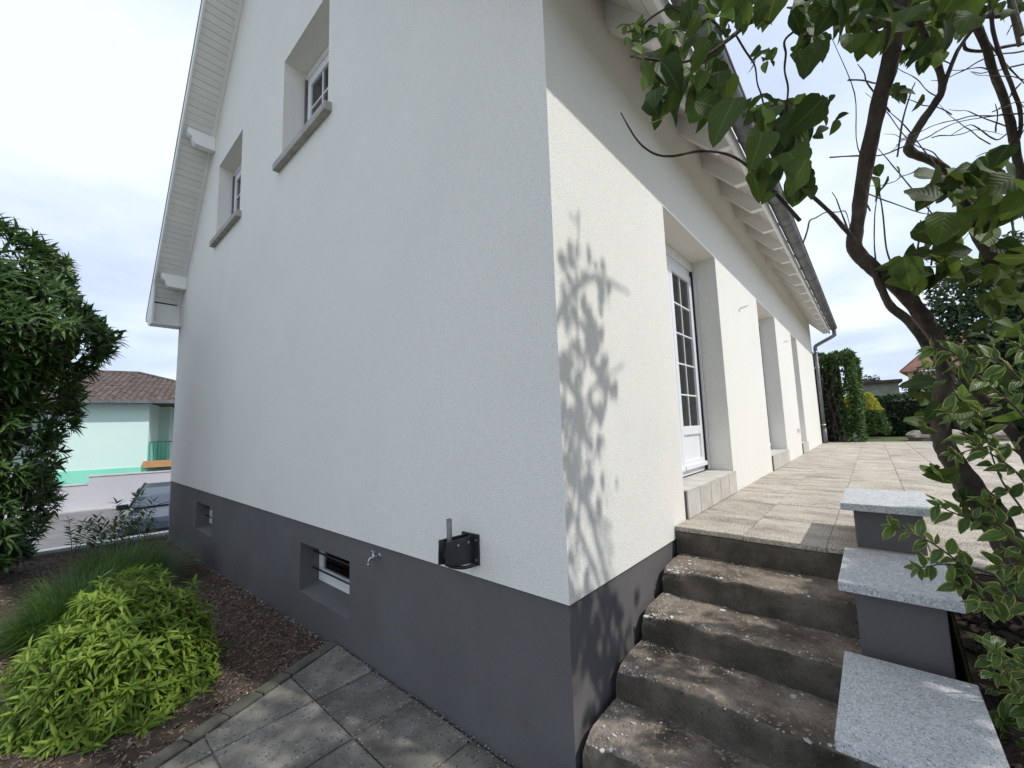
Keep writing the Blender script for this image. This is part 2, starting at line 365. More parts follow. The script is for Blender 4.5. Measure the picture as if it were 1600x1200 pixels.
class Leaves:
    def __init__(s): s.m = []
    def add(s, p, d, n, sz): s.m.append((lmat(p, d, n, sz), sz))
    def build(s, parent, geos, m_, nobj=300, name='leaf', rest='foliage', lowgeo=None):
        def key(e):
            c = e[0].translation; px, py, w = proj(c)
            if w < .1 or not (-30 < px < 1630 and -30 < py < 1230): return 0
            return e[1]/w
        L = sorted(s.m, key=key, reverse=True); top = [e for e in L[:nobj] if key(e) > 0]; low = L[len(top):]
        inv = basemat(parent).inverted()
        meshes = [leafmesh(name, g, m_) for g in geos]
        for i, (mt, sz) in enumerate(top):
            o = bpy.data.objects.new(name, meshes[i % len(meshes)]); COL.objects.link(o); o.parent = parent
            o.matrix_parent_inverse = inv; o.matrix_basis = mt
        if low:
            geos2 = [lowgeo] if lowgeo else geos; V, F, U, R = [], [], [], []; off = 0
            for gi, g in enumerate(geos2):
                sub = low[gi::len(geos2)]
                if not sub: continue
                A = np.array([np.array(e[0]) for e in sub]); v, f, uv = g; k = len(v)
                W = np.einsum('nij,kj->nki', A[:, :3, :3], v)+A[:, None, :3, 3]
                V.append(W.reshape(-1, 3)); FF = (f[None]+np.arange(len(sub))[:, None, None]*k).reshape(-1, f.shape[1])+off; F.append(FF); off += k*len(sub)
                U.append(np.tile(uv[f.ravel()], (len(sub), 1))); R.append(np.repeat(rng.random(len(sub)), k))
            V = np.concatenate(V); F = np.concatenate(F); U = np.concatenate(U); R = np.concatenate(R)
            me = bpy.data.meshes.new(rest); me.vertices.add(len(V)); me.vertices.foreach_set('co', V.ravel().astype(np.float32))
            me.loops.add(F.size); me.loops.foreach_set('vertex_index', F.ravel().astype(np.int32)); me.polygons.add(len(F))
            me.polygons.foreach_set('loop_start', (np.arange(len(F))*F.shape[1]).astype(np.int32))
            me.polygons.foreach_set('use_smooth', [True]*len(F)); me.materials.append(m_)
            me.update(calc_edges=True)
            l = me.uv_layers.new(name='uv'); l.data.foreach_set('uv', U.ravel().astype(np.float32))
            a = me.attributes.new('rnd', 'FLOAT', 'POINT'); a.data.foreach_set('value', R.astype(np.float32))
            o = bpy.data.objects.new(rest, me); COL.objects.link(o); o.parent = parent; o.matrix_parent_inverse = inv; o['kind'] = 'stuff'
def rdir(): 
    v = rng.normal(size=3); return Vector(v/np.linalg.norm(v))
# ================================================================== GROUND
def sm(a, b, x): t_ = max(0, min(1, (x-a)/(b-a))); return t_*t_*(3-2*t_)
def gz(x, y):
    if y > 9.28: return -1.06
    g = -.05 - .21*max(0, min(1, (y-2.2)/6.4))
    if y > 8.95: return g
    if x > 12.9: return .868
    if x > 1.3 and y < 2: return .78
    if y < -1.22 and x > -1.2:
        return .02 + .66*max(0, min(1, (x+.5)/1.7)) + .03*mn.noise(Vector((x*3, y*3, 0)))
    return g + (.012*mn.noise(Vector((x*4, y*4, 2))) if y > 2.2 else 0)
xs = sorted(set([-300, -120, -50, -20, -10, -6] + [round(-4+.2*i, 3) for i in range(90)] + [1.29, 1.31, 12.89, 12.91, -1.21, -1.19, 16, 20, 40, 90, 200, 400]))
ys = sorted(set([-300, -100, -40, -20, -12, -8] + [round(-6+.2*i, 3) for i in range(90)] + [-1.23, -1.21, 8.94, 8.96, 9.27, 9.29, 14, 20, 35, 70, 150, 400]))
mb = MB(); mb.v = [(x, y, gz(x, y)) for y in ys for x in xs]; nx = len(xs)
mb.f = [(j*nx+i, j*nx+i+1, (j+1)*nx+i+1, (j+1)*nx+i) for j in range(len(ys)-1) for i in range(nx-1)]
o = mb.build('ground', MT['ground'], kind='structure'); 

# mulch bed (left garden) and dark bed (right), each a sheet just above the ground
def sheet(name, m_, x0, x1, y0, y1, n, keep, dz=.006, amp=.012):
    mb = MB(); X = np.linspace(x0, x1, n); Y = np.linspace(y0, y1, n); idx = {}
    for j in range(n):
        for i in range(n): mb.v.append((X[i], Y[j], gz(X[i], Y[j])+dz+amp*(mn.noise(Vector((X[i]*14, Y[j]*14, 5)))+.6)))
    for j in range(n-1):
        for i in range(n-1):
            if keep((X[i]+X[i+1])/2, (Y[j]+Y[j+1])/2): mb.f.append((j*n+i, j*n+i+1, (j+1)*n+i+1, (j+1)*n+i))
    return mb.build(name, m_, smooth=True, kind='structure')
edge_y = lambda x: 2.10+.38*min(0, x) if x > -1.3 else 1.606
mulch = sheet('mulch_bed', MT['bed'], -5.5, -.002, 1.4, 8.94, 130, lambda x, y: y > edge_y(x)+.13)
rbed = sheet('shaded_bed', MT['bed'], -1.1, 1.24, -5.9, -1.24, 90, lambda x, y: True)
def chips(name, n, region, m_, L=(.015, .045), parent=None, tilt=.5, lift=.02):
    mb = MB(); k = 0
    while k < n:
        x, y, w = region()
        if x is None: continue
        l = rng.uniform(*L)*w; wd_ = l*rng.uniform(.25, .55); h = l*.12; a = rng.uniform(0, math.pi*2)
        R = Matrix.Rotation(a, 3, 'Z') @ Matrix.Rotation(rng.normal()*tilt, 3, 'X') @ Matrix.Rotation(rng.normal()*tilt, 3, 'Y')
        c = Vector((x, y, gz(x, y)+rng.uniform(.004, lift)))
        s0 = len(mb.v)
        pts = [(-l/2, -wd_*.3, 0), (l*.3, -wd_/2, 0), (l/2, wd_*.2, 0), (-l*.3, wd_/2, 0)]
        for p in pts: mb.v.append(tuple(c+R@Vector(p)))
        for p in pts: mb.v.append(tuple(c+R@Vector((p[0], p[1], h))))
        for f in ((4, 5, 6, 7), (0, 1, 5, 4), (1, 2, 6, 5), (2, 3, 7, 6), (3, 0, 4, 7)): mb.f.append(tuple(s0+q for q in f))
        k += 1
    me_o = mb.build(name, m_, parent, kind='stuff'); return me_o
def reg_left():
    t_ = rng.random()
    if t_ < .75: x, y = rng.uniform(-2.0, -.01), rng.uniform(1.5, 4.6)
    else: x, y = rng.uniform(-3, -.01), rng.uniform(4.6, 8.9)
    if y < edge_y(x)+.10: return None, None, 0
    return x, y, 1+.12*max(0, y-3)
ch = chips('bark_chips', 15000, reg_left, MT['chip'], (.012, .038), mulch)
def reg_right(): x, y = rng.uniform(-1, 1.22), rng.uniform(-2.6, -1.26); return x, y, 1
chips('dark_bark_chips', 2600, reg_right, MT['dark_chip_core'], (.03, .075), rbed, .6, .04)
def reg_edge():
    if rng.random() < .7: x = -abs(rng.normal())*.025-.002; y = rng.uniform(.05, 6.5)
    else: x = rng.uniform(-1.2, 0); y = edge_y(x)+.1+rng.normal()*.06
    return x, y, 1
mb = chips('white_debris', 900, reg_edge, MT['flake'], (.005, .016), mulch, .4, .03)
# path of concrete slabs with a slanting edging
path = MB().prism([(-6, -4, -.2), (-.004, -4, -.2), (-.004, 2.09, -.2), (-1.28, 1.605, -.2), (-6, 1.605, -.2)], (0, 0, .186)).build('path', MT['path'], kind='structure')
MB().box(-16, -2.45, -14, 1.1, -.2, -.03).build('bounce_ground', MT['bounce'], kind='structure')  # unseen pale ground, added to bounce light onto the gable wall
MB().box(-2.44, -1.12, -14, -1.25, -.2, -.034).build('bounce_ground', MT['bounce'], kind='structure')
cells_x = [-.004, -.385, -.885, -1.385, -1.885, -2.385]; cells_y = [-.8, -.35, .16, .63, 1.12, 1.58, 2.14]
for i in range(5):
    for j in range(6):
        x1, x0 = cells_x[i]-.004, cells_x[i+1]+.004; y0, y1 = cells_y[j]+.004, cells_y[j+1]-.004
        P = [(x0, y0), (x1, y0), (x1, y1), (x0, y1)]
        P = clip(P, -.38, 1, 2.085)         # keep y - .38x <= 2.085
        P = clip(P, 0, 1, 2.085)
        if len(P) < 3: continue
        h = rng.uniform(-.004, .003); tx, ty = rng.normal()*.004, rng.normal()*.004; cx, cy = (x0+x1)/2, (y0+y1)/2
        top = [(p[0]-cx, p[1]-cy, h+tx*(p[0]-cx)*2+ty*(p[1]-cy)*2) for p in P]
        mb = MB().prism(top, (0, 0, -.045)); o = mb.build('paving_slab', MT['path'], bevel=.004)
        o.location = (cx, cy, 0); o.parent = path
mbs = MB().box(-.098, .098, -.045, .045, -.05, .002); ke = mbs.build('edging_stone', MT['kerb'], bevel=.006); kmesh = ke.data; bpy.data.objects.remove(ke)
edging = thing('stone_edging', (-.6, 1.95, -.02), 'narrow mossy stone edging between the grey path and the mulch bed', 'edging')
ang = math.atan(.38)
for k in range(10):
    s_ = .10+k*.205; x = -s_*math.cos(ang); y = 2.155-s_*math.sin(ang)
    o = inst(kmesh, 'edging_stone', (x, y, rng.uniform(-.004, .004)), edging, (0, 0, ang+rng.normal()*.01)); b_ = o.modifiers.new('bevel', 'BEVEL'); b_.width = .006

def reg_path():
    if rng.random() < .3: x, y = -abs(rng.normal())*.03-.003, rng.uniform(-.2, 2.1)
    elif rng.random() < .45: x, y = rng.uniform(-1.3, -.01), rng.uniform(-.3, 2)
    elif rng.random() < .5: x = [-.385, -.885, -1.385][rng.integers(0, 3)]+rng.normal()*.012; y = rng.uniform(-.5, 2)
    else: y = [.16, .63, 1.12, 1.58][rng.integers(0, 4)]+rng.normal()*.012; x = rng.uniform(-1.6, 0)
    return (x, y, 1) if y < edge_y(x)-.02 else (None, None, 0)
pd = chips('path_grit', 700, reg_path, MT['flake'], (.003, .010), path, .2, .006); pd.location.z += .056
pd = chips('path_crumbs', 700, reg_path, MT['chip'], (.004, .018), path, .2, .006); pd.location.z += .056

# ================================================================== TERRACE
terr = MB().box(1.262, 12.86, -5.72, -.002, .0, .848).build('terrace', MT['riser'], kind='structure')
MB().box(1.275, 12.85, -5.70, -.004, .8485, .8755).build('mortar_bed', MT['tile'], terr)
sl = MB().box(-.297, .297, -.1982, .1982, 0, .03).build('paving_slab', MT['slab'], bevel=.003); slm = sl.data; bpy.data.objects.remove(sl)
for i in range(20):
    for j in range(14):
        x = 1.252+.30+.58*i; 
        if x > 12.8: continue
        y = -.003-.2-.4*j
        sx = .97
        o = inst(slm, 'paving_slab', (x-.01, y, .853+rng.uniform(-.0015, .0025)), terr, (rng.normal()*.002, rng.normal()*.002, 0), (sx, 1, 1))
        b_ = o.modifiers.new('bevel', 'BEVEL'); b_.width = .003; b_.segments = 1

# ================================================================== STAIRS
stairs = thing('concrete_stairs', (.4, -.48, 0), 'worn concrete steps climbing beside the white wall to the terrace', 'stairs')
def step(x0, z0, zt, k, depth=.36):
    prof = [(x0, z0)]+[(x0, z0+(zt-z0)*t_) for t_ in np.linspace(.1, .86, 9)]
    r = .013
    prof += [(x0+r-r*math.cos(a), zt-r+r*math.sin(a)) for a in np.linspace(.2, math.pi/2, 5)]
    prof += [(x0+r+(depth-r)*t_, zt) for t_ in np.linspace(.04, 1, 22)]
    ny = 74; Y = np.linspace(-.932, -.028, ny); mb = MB()
    for y in Y:
        e = sm(-.25, -.03, y)
        for (x, z) in prof:
            n_ = mn.noise(Vector((x*11, y*11, z*11+k*3))); n2_ = mn.noise(Vector((x*45, y*45, z*45+k)))
            nose = math.exp(-((x-x0)/.05)**2)*math.exp(-((z-zt)/.04)**2)
            chip_ = max(0, mn.noise(Vector((y*9, k*7.1, 0)))+.15)*.022*nose
            wear = e*nose*.028
            zz = z - chip_ - wear + (.004*n_+.0045*n2_)*(1 if z > z0+.02 else 0) - e*.012*math.exp(-((x-x0)/.15)**2)
            xx = x + (chip_+wear)*.7 + .003*n2_ + .004*n_
            mb.v.append((xx, y, zz))
    m_ = len(prof)
    for j in range(ny-1):
        for i in range(m_-1):
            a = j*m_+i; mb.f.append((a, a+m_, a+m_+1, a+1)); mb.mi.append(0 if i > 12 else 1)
    for j in (0, ny-1):
        n0 = len(mb.v); mb.v.append((prof[-1][0], Y[j], z0)); loop = [j*m_+i for i in range(m_)]+[n0]
        mb.f.append(tuple(loop if j else loop[::-1])); mb.mi.append(1)
    return mb.build('step', [MT['step'], MT['riser']], stairs, smooth=True)
steps = [(.93, .715, .575), (.62, .575, .435), (.31, .435, .295), (.005, .295, .155), (-.30, .155, .0)]
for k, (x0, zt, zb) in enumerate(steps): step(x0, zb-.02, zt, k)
# paint flakes and grit on the treads
mb = MB()
for k in range(700):
    s_ = steps[rng.integers(0, 5)]
    near = rng.random() < .5
    y = -.03-abs(rng.normal())*.09 if near else rng.uniform(-.92, -.03)
    if near and rng.random() < .5: x = s_[0]+.02+rng.random()*.28
    else: x = s_[0]+ (abs(rng.normal())*.04 if rng.random() < .5 else .27+rng.normal()*.03)
    if y < -.92 or y > -.05: continue
    if k > 670: y = rng.uniform(-.2, -.04); x = s_[0]+rng.uniform(.02, .2)
    r = rng.uniform(.006, .013) if k > 670 else rng.uniform(.0015, .0055) if rng.random() < .95 else rng.uniform(.009, .016)
    e = sm(-.25, -.03, y)*math.exp(-((x-s_[0])/.10)**2)*.022
    c = Vector((x, y, s_[1]+.0015-e*1.1)); R = Matrix.Rotation(rng.uniform(0, 6), 3, 'Z') @ Matrix.Rotation(rng.normal()*.3, 3, 'X')
    n0 = len(mb.v)
    for a in range(5): mb.v.append(tuple(c+R@Vector((math.cos(a*1.257)*r*rng.uniform(.7, 1.3), math.sin(a*1.257)*r*.7, 0))))
    for a in range(5): q = mb.v[n0+a]; mb.v.append((q[0], q[1], q[2]-.004))
    mb.f.append(tuple(range(n0, n0+5)))
    for a in range(5): b = (a+1) % 5; mb.f.append((n0+b, n0+a, n0+5+a, n0+5+b))
mb.build('paint_flakes', MT['flake'], stairs, kind='stuff')

# ================================================================== PILLARS
def pillar(xf, zt, lab, zb):
    t_ = thing('wall_pillar', (xf+.3, -1.057, zb), lab, 'pillar', 'capped pillars beside the steps')
    MB().box(xf+.055, xf+.57, -1.19, -.926, zb, zt-.043).build('shaft', MT['plinth'], t_, bevel=.006)
    MB().box(xf+.052, xf+.573, -1.193, -.923, zt-.0425, zt-.038).build('mortar_joint', MT['grout'], t_)
    c = MB().box(xf, xf+.59, -1.235, -.878, zt-.0375, zt).build('cap_stone', MT['granite'], t_, bevel=.0035)
    c.rotation_euler = (0, 0, 0)
pillar(1.285, 1.115, 'grey pillar with sunlit granite cap on the terrace edge, farthest of the three', .86)
pillar(.675, .893, 'grey pillar with leaf shaded granite cap between the other two pillars', .0)
pillar(.05, .638, 'grey pillar with the large granite cap nearest the viewer beside the lower steps', .0)

# ================================================================== HOUSE
HX, HY, RID = 11.95, 8.62, 4.22
house = thing('white_house', (HX/2, HY/2, 0), 'white rendered house with dark grey plinth and deep eaves', 'house')
zR = lambda y: 4.45+1.14*y
zL = lambda y: 4.25+1.14*(8.62-y)
W1 = (2.42, 3.54, 4.56, 5.743, .24); W2 = (5.03, 6.19, 4.56, 5.743, .20)
D1 = (1.48, 2.855, .883, 3.216, .25); D2 = (4.83, 6.20, .883, 3.216, .25); D3 = (7.95, 8.77, .883, 3.216, .25)
B1 = (1.955, 2.85, .205, .618, .17); B2 = (5.76, 6.66, .225, .613, .17)
mb = MB()
wallskin(mb, (0, HY, .80, 9.4), [W1, W2], lambda u, v: (0, u, v), .24, (1, 0, 0),
         [(-1.14, 1, 4.45-.15), (1.14, 1, 4.25-.15+1.14*8.62)])
wallskin(mb, (0, HX, .80, 4.30), [D1, D2, D3], lambda u, v: (u, 0, v), .25, (0, 1, 0))
mb.poly([(0, HY, 0), (HX, HY, 0), (HX, HY, 4.1), (0, HY, 4.1)])
mb.poly([(HX, 0, 0), (HX, 0, 4.3), (HX, RID, 9.1), (HX, HY, 4.1), (HX, HY, 0)])
mb.poly([(0, .012, .80), (0, 0, .80), (HX, 0, .80), (HX, .012, .80)]); mb.poly([(0, 0, .80), (.012, 0, .80), (.012, HY, .80), (0, HY, .80)])
mb.build('wall', MT['stucco'], house)
mb = MB()
wallskin(mb, (.012, HY, -.4, .80), [B1, B2], lambda u, v: (.012, u, v), .17, (1, 0, 0), sillslope=.05)
mb.poly([(.012, .012, -.4), (1.30, .012, -.4), (1.30, .012, .80), (.012, .012, .80)])
mb.poly([(.012, HY, -1.1), (.012, HY, .8), (HX, HY, .8), (HX, HY, -1.1)])
mb.build('plinth', MT['plinth'], house)
# inside: dark rooms, so panes show depth
def room(x0, x1, y0, y1, z0, z1):
    mb = MB().box(x0, x1, y0, y1, z0, z1); return mb.build('room_lining', MT['dark'], house)
mb = MB(); mb.box(.62, HX-.1, .95, .98, .9, 4.0); mb.box(1.28, 1.31, .262, .95, .9, 4.0); mb.box(.7, .73, .05, HY-.1, -.3, .75); mb.box(.95, .98, .05, HY-.1, 4.2, 6.2)
mb.build('inner_partition', MT['dark'], house)

def french(h, leaves=2):
    x0, x1, z0, z1, d = h; zt = z0+.204; w = thing_part('french_window', ((x0+x1)/2, d, zt))
    y = d-.012
    F = MB()
    F.box(x0+.002, x0+.062, y, y+.06, zt, z1-.10); F.box(x1-.062, x1-.002, y, y+.06, zt, z1-.10)
    F.box(x0+.062, x1-.062, y, y+.06, z1-.16, z1-.10); F.box(x0+.062, x1-.062, y, y+.06, zt, zt+.045)
    F.build('frame', MT['pvc'], w, bevel=.003)
    MB().box(x0+.002, x1-.002, y-.012, y+.05, z1-.098, z1-.002).build('shutter_box', MT['white'], w, bevel=.003)
    G = MB(); G.box(x1-.075, x1-.066, y-.03, y-.004, zt+.01, z1-.11); G.build('shutter_guide', MT['gasket'], w)
    G = MB(); G.box(x1-.04, x1-.012, y-.04, y-.002, zt+.01, z1-.11); G.build('shutter_guide', MT['pvc'], w)
    n = leaves; lw = (x1-x0-.124)/n
    for k in range(n):
        a = x0+.062+k*lw+.003; b = a+lw-.006; yy = y-.012
        L = MB(); s_ = .075
        L.box(a, a+s_, yy, yy+.05, zt+.05, z1-.165); L.box(b-s_, b, yy, yy+.05, zt+.05, z1-.165)
        L.box(a+s_, b-s_, yy, yy+.05, z1-.165-s_, z1-.165); L.box(a+s_, b-s_, yy, yy+.05, zt+.05, zt+.13)
        L.box(a+s_, b-s_, yy, yy+.05, zt+.36, zt+.44)
        L.build('casement', MT['pvc'], w, bevel=.004)
        MB().box(a+s_, b-s_, yy+.018, yy+.035, zt+.13, zt+.36).build('bottom_panel', MT['pvc'], w)
        R = MB(); R.box(a+.01, b-.01, yy-.022, yy-.002, zt+.055, zt+.095); R.build('drip_rail', MT['pvc'], w, bevel=.004)
        gz0, gz1 = zt+.44, z1-.165-s_
        MB().box(a+s_, b-s_, yy+.022, yy+.026, gz0, gz1).build('pane', MT['glass'], w)
        for q in range(1, 5):
            z = gz0+(gz1-gz0)*q/5; MB().box(a+s_, b-s_, yy+.013, yy+.035, z-.0065, z+.0065).build('glazing_bar', MT['pvc'], w)
        xm = (a+b)/2; MB().box(xm-.0065, xm+.0065, yy+.0145, yy+.0335, gz0, gz1).build('glazing_bar', MT['pvc'], w)
    C = MB(); N = 120; yc = y+.11
    for i in range(N+1):
        x = x0+.05+(x1-x0-.1)*i/N; yo = .018*math.sin(x*70)+.01*math.sin(x*31+1)
        C.v += [(x, yc+yo, zt+.03), (x, yc+yo, z1-.12)]
    C.f = [(2*i, 2*i+2, 2*i+3, 2*i+1) for i in range(N)]; C.build('curtain', MT['curtain'], w, smooth=True)
    # tiled threshold
    MB().box(x0+.003, x1-.003, -.012, d+.01, z0-.03, zt-.012).build('threshold_core', MT['grout'], w)
    nt_ = max(2, round((x1-x0-.006)/.275)); tw = (x1-x0-.006)/nt_
    for k in range(nt_):
        a = x0+.003+k*tw+.0045; b = a+tw-.009
        MB().box(a, b, -.024, -.013, z0+.008, zt-.012).build('threshold_tile', MT['tile'], w)
        MB().box(a, b, -.026, d-.030, zt-.0115, zt-.002).build('threshold_tile', MT['tile'], w)
def thing_part(name, loc):
    o = bpy.data.objects.new(name, None); COL.objects.link(o); o.location = loc; o.parent = house; o.empty_display_size = .1
    o.matrix_parent_inverse = basemat(house).inverted(); return o
french(D1, 2); french(D2, 2); french(D3, 1)

def gwin(h):
    y0, y1, z0, z1, d = h; w = thing_part('window', (d, (y0+y1)/2, z0)); x = d+.008
    F = MB()
    for a, b, c, e_ in ((y0+.002, y0+.06, z0, z1-.08), (y1-.06, y1-.002, z0, z1-.08), (y0+.06, y1-.06, z0, z0+.06), (y0+.06, y1-.06, z1-.14, z1-.08)): F.box(x, x+.06, a, b, c, e_)
    F.build('frame', MT['pvc'], w, bevel=.003)
    MB().box(x-.01, x+.05, y0+.002, y1-.002, z1-.078, z1-.002).build('shutter_box', MT['white'], w)
    MB().box(x-.028, x-.002, y1-.03, y1-.010, z0+.01, z1-.085).build('shutter_guide', MT['zinc'], w)
    L = MB(); a, b, c, e_ = y0+.063, y1-.063, z0+.063, z1-.143; s_ = .065
    L.box(x-.012, x+.04, a, a+s_, c, e_); L.box(x-.012, x+.04, b-s_, b, c, e_); L.box(x-.012, x+.04, a+s_, b-s_, c, c+s_); L.box(x-.012, x+.04, a+s_, b-s_, e_-s_, e_)
    L.build('casement', MT['pvc'], w, bevel=.003)
    MB().box(x+.010, x+.014, a+s_, b-s_, c+s_, e_-s_).build('pane', MT['glass'], w)
    for q in (1, 2):
        yy = a+s_+(b-a-2*s_)*q/3; MB().box(x, x+.024, yy-.009, yy+.009, c+s_, e_-s_).build('glazing_bar', MT['pvc'], w)
        zz = c+s_+(e_-c-2*s_)*q/3; MB().box(x+.0015, x+.0225, a+s_, b-s_, zz-.009, zz+.009).build('glazing_bar', MT['pvc'], w)
    C = MB(); N = 90
    for i in range(N+1):
        yy = y0+.05+(y1-y0-.1)*i/N; xo = .015*math.sin(yy*70); C.v += [(x+.10+xo, yy, z0+.03), (x+.10+xo, yy, z1-.1)]
    C.f = [(2*i, 2*i+2, 2*i+3, 2*i+1) for i in range(N)]; C.build('curtain', MT['curtain'], w, smooth=True)
    S = MB().prism([(-.065, y0-.08, z0-.115), (-.065, y0-.08, z0-.035), (.0, y0-.08, z0-.02), (.0, y0-.08, z0-.115)], (0, y1-y0+.16, 0))
    S.prism([(0, y0+.002, z0-.02), (0, y0+.002, z0+.0), (d-.005, y0+.002, z0+.012), (d-.005, y0+.002, z0-.02)], (0, y1-y0-.004, 0))
    S.build('sill', MT['sill'], w, bevel=.004)
gwin(W1); gwin(W2)
def bwin(h):
    y0, y1, z0, z1, d = h; w = thing_part('basement_window', (.012+d, (y0+y1)/2, z0)); x = .012+d-.005; z0 += .05
    F = MB()
    for a, b, c, e_ in ((y0+.002, y0+.06, z0, z1-.002), (y1-.06, y1-.002, z0, z1-.002), (y0+.06, y1-.06, z0, z0+.10), (y0+.06, y1-.06, z1-.045, z1-.002)): F.box(x, x+.05, a, b, c, e_)
    F.build('frame', MT['white'], w, bevel=.003)
    MB().box(x+.022, x+.026, y0+.06, y1-.06, z0+.10, z1-.045).build('pane', MT['glass'], w)
    for zz in (z0+.12, z1-.10): MB().tube([(x-.05, y0-.0, zz), (x-.05, y1+.0, zz)], .008, 8).build('security_bar', MT['iron'], w, smooth=True)
bwin(B1); bwin(B2)

# roof: two slabs meeting at the ridge
xa, xb = -.405, 12.22
nrm = .15
prof = [(-.42, zR(-.42)), (RID, 9.262), (8.99, zL(8.99)), (8.99, zL(8.99)-nrm*.35), (8.62, zL(8.62)-nrm), (RID, 9.262-nrm), (-.385, zR(-.385)-nrm)]
mb = MB(); mb.prism([(xa, y, z) for y, z in prof[:2]+prof[5:]], (xb-xa, 0, 0)); mb.build('roof', MT['rooftile'], house)
mb = MB(); mb.prism([(xa, y, z) for y, z in (prof[1], prof[2], prof[3], prof[4], prof[5])], (xb-xa, 0, 0)); mb.build('roof', MT['rooftile'], house)
# soffit boards under the left verge, one by one
ux = 1/math.hypot(1, 1.14); bl = .098
bd = MB().box(-.401, .0, -bl/2+.0018, bl/2-.0018, -.012, 0).build('soffit_board', MT['board'], bevel=.004); bdm = bd.data; bpy.data.objects.remove(bd)
k = 0; y = 8.60
while y > RID+.1:
    o = inst(bdm, 'soffit_board', (-.004, y, zL(y)-nrm-.006+rng.uniform(-.001, .001)), house, (math.atan(-1.14), 0, 0)); b_ = o.modifiers.new('bevel', 'BEVEL'); b_.width = .004; b_.segments = 1
    y -= bl*ux; k += 1
mb = MB().prism([(-.36, -.38, zR(-.38)-nrm-.002), (-.36, RID-.02, 9.26-nrm-.03), (-.36, RID-.02, 9.26-nrm-.015-.03), (-.36, -.38, zR(-.38)-nrm-.02)], (.355, 0, 0)); mb.build('soffit_panel', MT['white'], house)
# trim along wall and barge board
def sloped(y0, y1, f, off0, off1, x0, x1):
    return MB().prism([(x0, y0, f(y0)-off0), (x0, y1, f(y1)-off0), (x0, y1, f(y1)-off1), (x0, y0, f(y0)-off1)], (x1-x0, 0, 0))
sloped(8.62, RID, zL, .163, .235, -.045, -.002).build('verge_trim', MT['white'], house)
sloped(8.70, RID, zL, .02, .235, -.428, -.406).build('barge_board', MT['white'], house)
MB().prism([(-.4295, 9.0, zL(9.0)-.0), (-.4295, 8.64, 3.61), (-.4295, 8.35, 3.61+.0), (-.4295, 8.35, zL(8.35)-.20), (-.4295, 8.72, zL(8.72)-.02)], (.024, 0, 0)).build('barge_end', MT['white'], house)
sloped(9.0, RID, zL, -.03, .025, -.435, -.400).build('verge_flashing', MT['zinc'], house)
sloped(-.42, RID, zR, .02, .235, -.428, -.406).build('barge_board', MT['white'], house)
# boxed end of the left eave
MB().box(-.405, -.001, 8.622, 8.665, 3.612, 4.05).build('eave_panel', MT['white'], house)
MB().box(-.405, -.001, 8.35, 8.62, 3.612, 3.63).build('eave_panel', MT['board'], house)
MB().box(-.401, 12.2, 8.98, 8.998, 3.70, 3.83).build('fascia', MT['white'], house)
# purlin ends (shaped)
for (yc, zc) in ((8.20, 4.21), (6.55, 6.12), (4.9, 8.0)):
    h = .225
    pts = [(-.001, yc, zc-h), (-.26, yc, zc-h), (-.29, yc, zc-h+.05), (-.30, yc, zc-h+.10), (-.33, yc, zc-h+.115), (-.355, yc, zc-h+.15), (-.355, yc, zc), (-.001, yc, zc)]
    zz = zL(yc+.06)-nrm-.02-zc
    MB().prism([(p[0], p[1]-.06, p[2]+zz) for p in pts], (0, .12, 0)).build('purlin_end', MT['white'], house, bevel=.004)
# right eave: rafters, boards, fascia, gutter
rf = lambda y: 4.11+1.14*y
pts = [(0, .02, rf(.02)), (0, -.27, rf(-.27)), (0, -.386, rf(-.27)), (0, -.386, zR(-.386)-nrm-.003), (0, .02, zR(.02)-nrm-.003)]
r_ = MB().prism(pts, (.07, 0, 0)).build('rafter', MT['white'], bevel=.003); rm = r_.data; bpy.data.objects.remove(r_)
for k in range(-3, 16):
    x = 2.03+.665*k
    if x < 12.2: o = inst(rm, 'rafter', (x, 0, 0), house); b_ = o.modifiers.new('bevel', 'BEVEL'); b_.width = .003; b_.segments = 1
o = inst(rm, 'rafter', (12.12, 0, 0), house)
for k in range(4):
    y0, y1 = .015-k*.1, .015-k*.1-.097
    MB().prism([(xa+.05, y0, zR(y0)-nrm-.0005), (xa+.05, y1, zR(y1)-nrm-.0005), (xa+.05, y1, zR(y1)-nrm-.0125), (xa+.05, y0, zR(y0)-nrm-.0125)], (xb-xa-.06, 0, 0)).build('eave_board', MT['board'], house)
MB().box(xa, xb, -.412, -.3865, 3.785, 4.0).build('fascia', MT['white'], house, bevel=.003)
def gutter(yc, zc, r, x0, x1, th=.006):
    mb = MB(); N = 18; P = []
    for i in range(N+1): a = math.pi+math.pi*i/N; P.append((yc+r*math.cos(a), zc+r*math.sin(a)))
    for i in range(N, -1, -1): a = math.pi+math.pi*i/N; P.append((yc+(r-th)*math.cos(a), zc+(r-th)*math.sin(a)))
    n0 = len(P); mb.v = [(x0, p[0], p[1]) for p in P]+[(x1, p[0], p[1]) for p in P]
    for i in range(n0): j = (i+1) % n0; mb.f.append((i, j, n0+j, n0+i))
    mb.tube([(x0, yc-r, zc), (x1, yc-r, zc)], .009, 8)
    for x in (x0, x1): mb.poly([(x, yc+r*math.cos(math.pi+math.pi*i/N), zc+r*math.sin(math.pi+math.pi*i/N)) for i in range(N+1)])
    mb.mi = []; return mb
gutter(-.492, 3.93, .073, xa-.01, xb+.01).build('gutter', MT['zinc'], house)
gutter(9.075, 3.83, .065, xa-.01, xb+.01).build('gutter', MT['zinc'], house)
br = MB(); N = 14
br.tube([(0, -.492+.0755*math.cos(math.pi+math.pi*i/N), 3.93+.0755*math.sin(math.pi+math.pi*i/N)) for i in range(N+1)], .0045, 5)
b0 = br.build('gutter_bracket', MT['zinc'], smooth=True); brm = b0.data; bpy.data.objects.remove(b0)
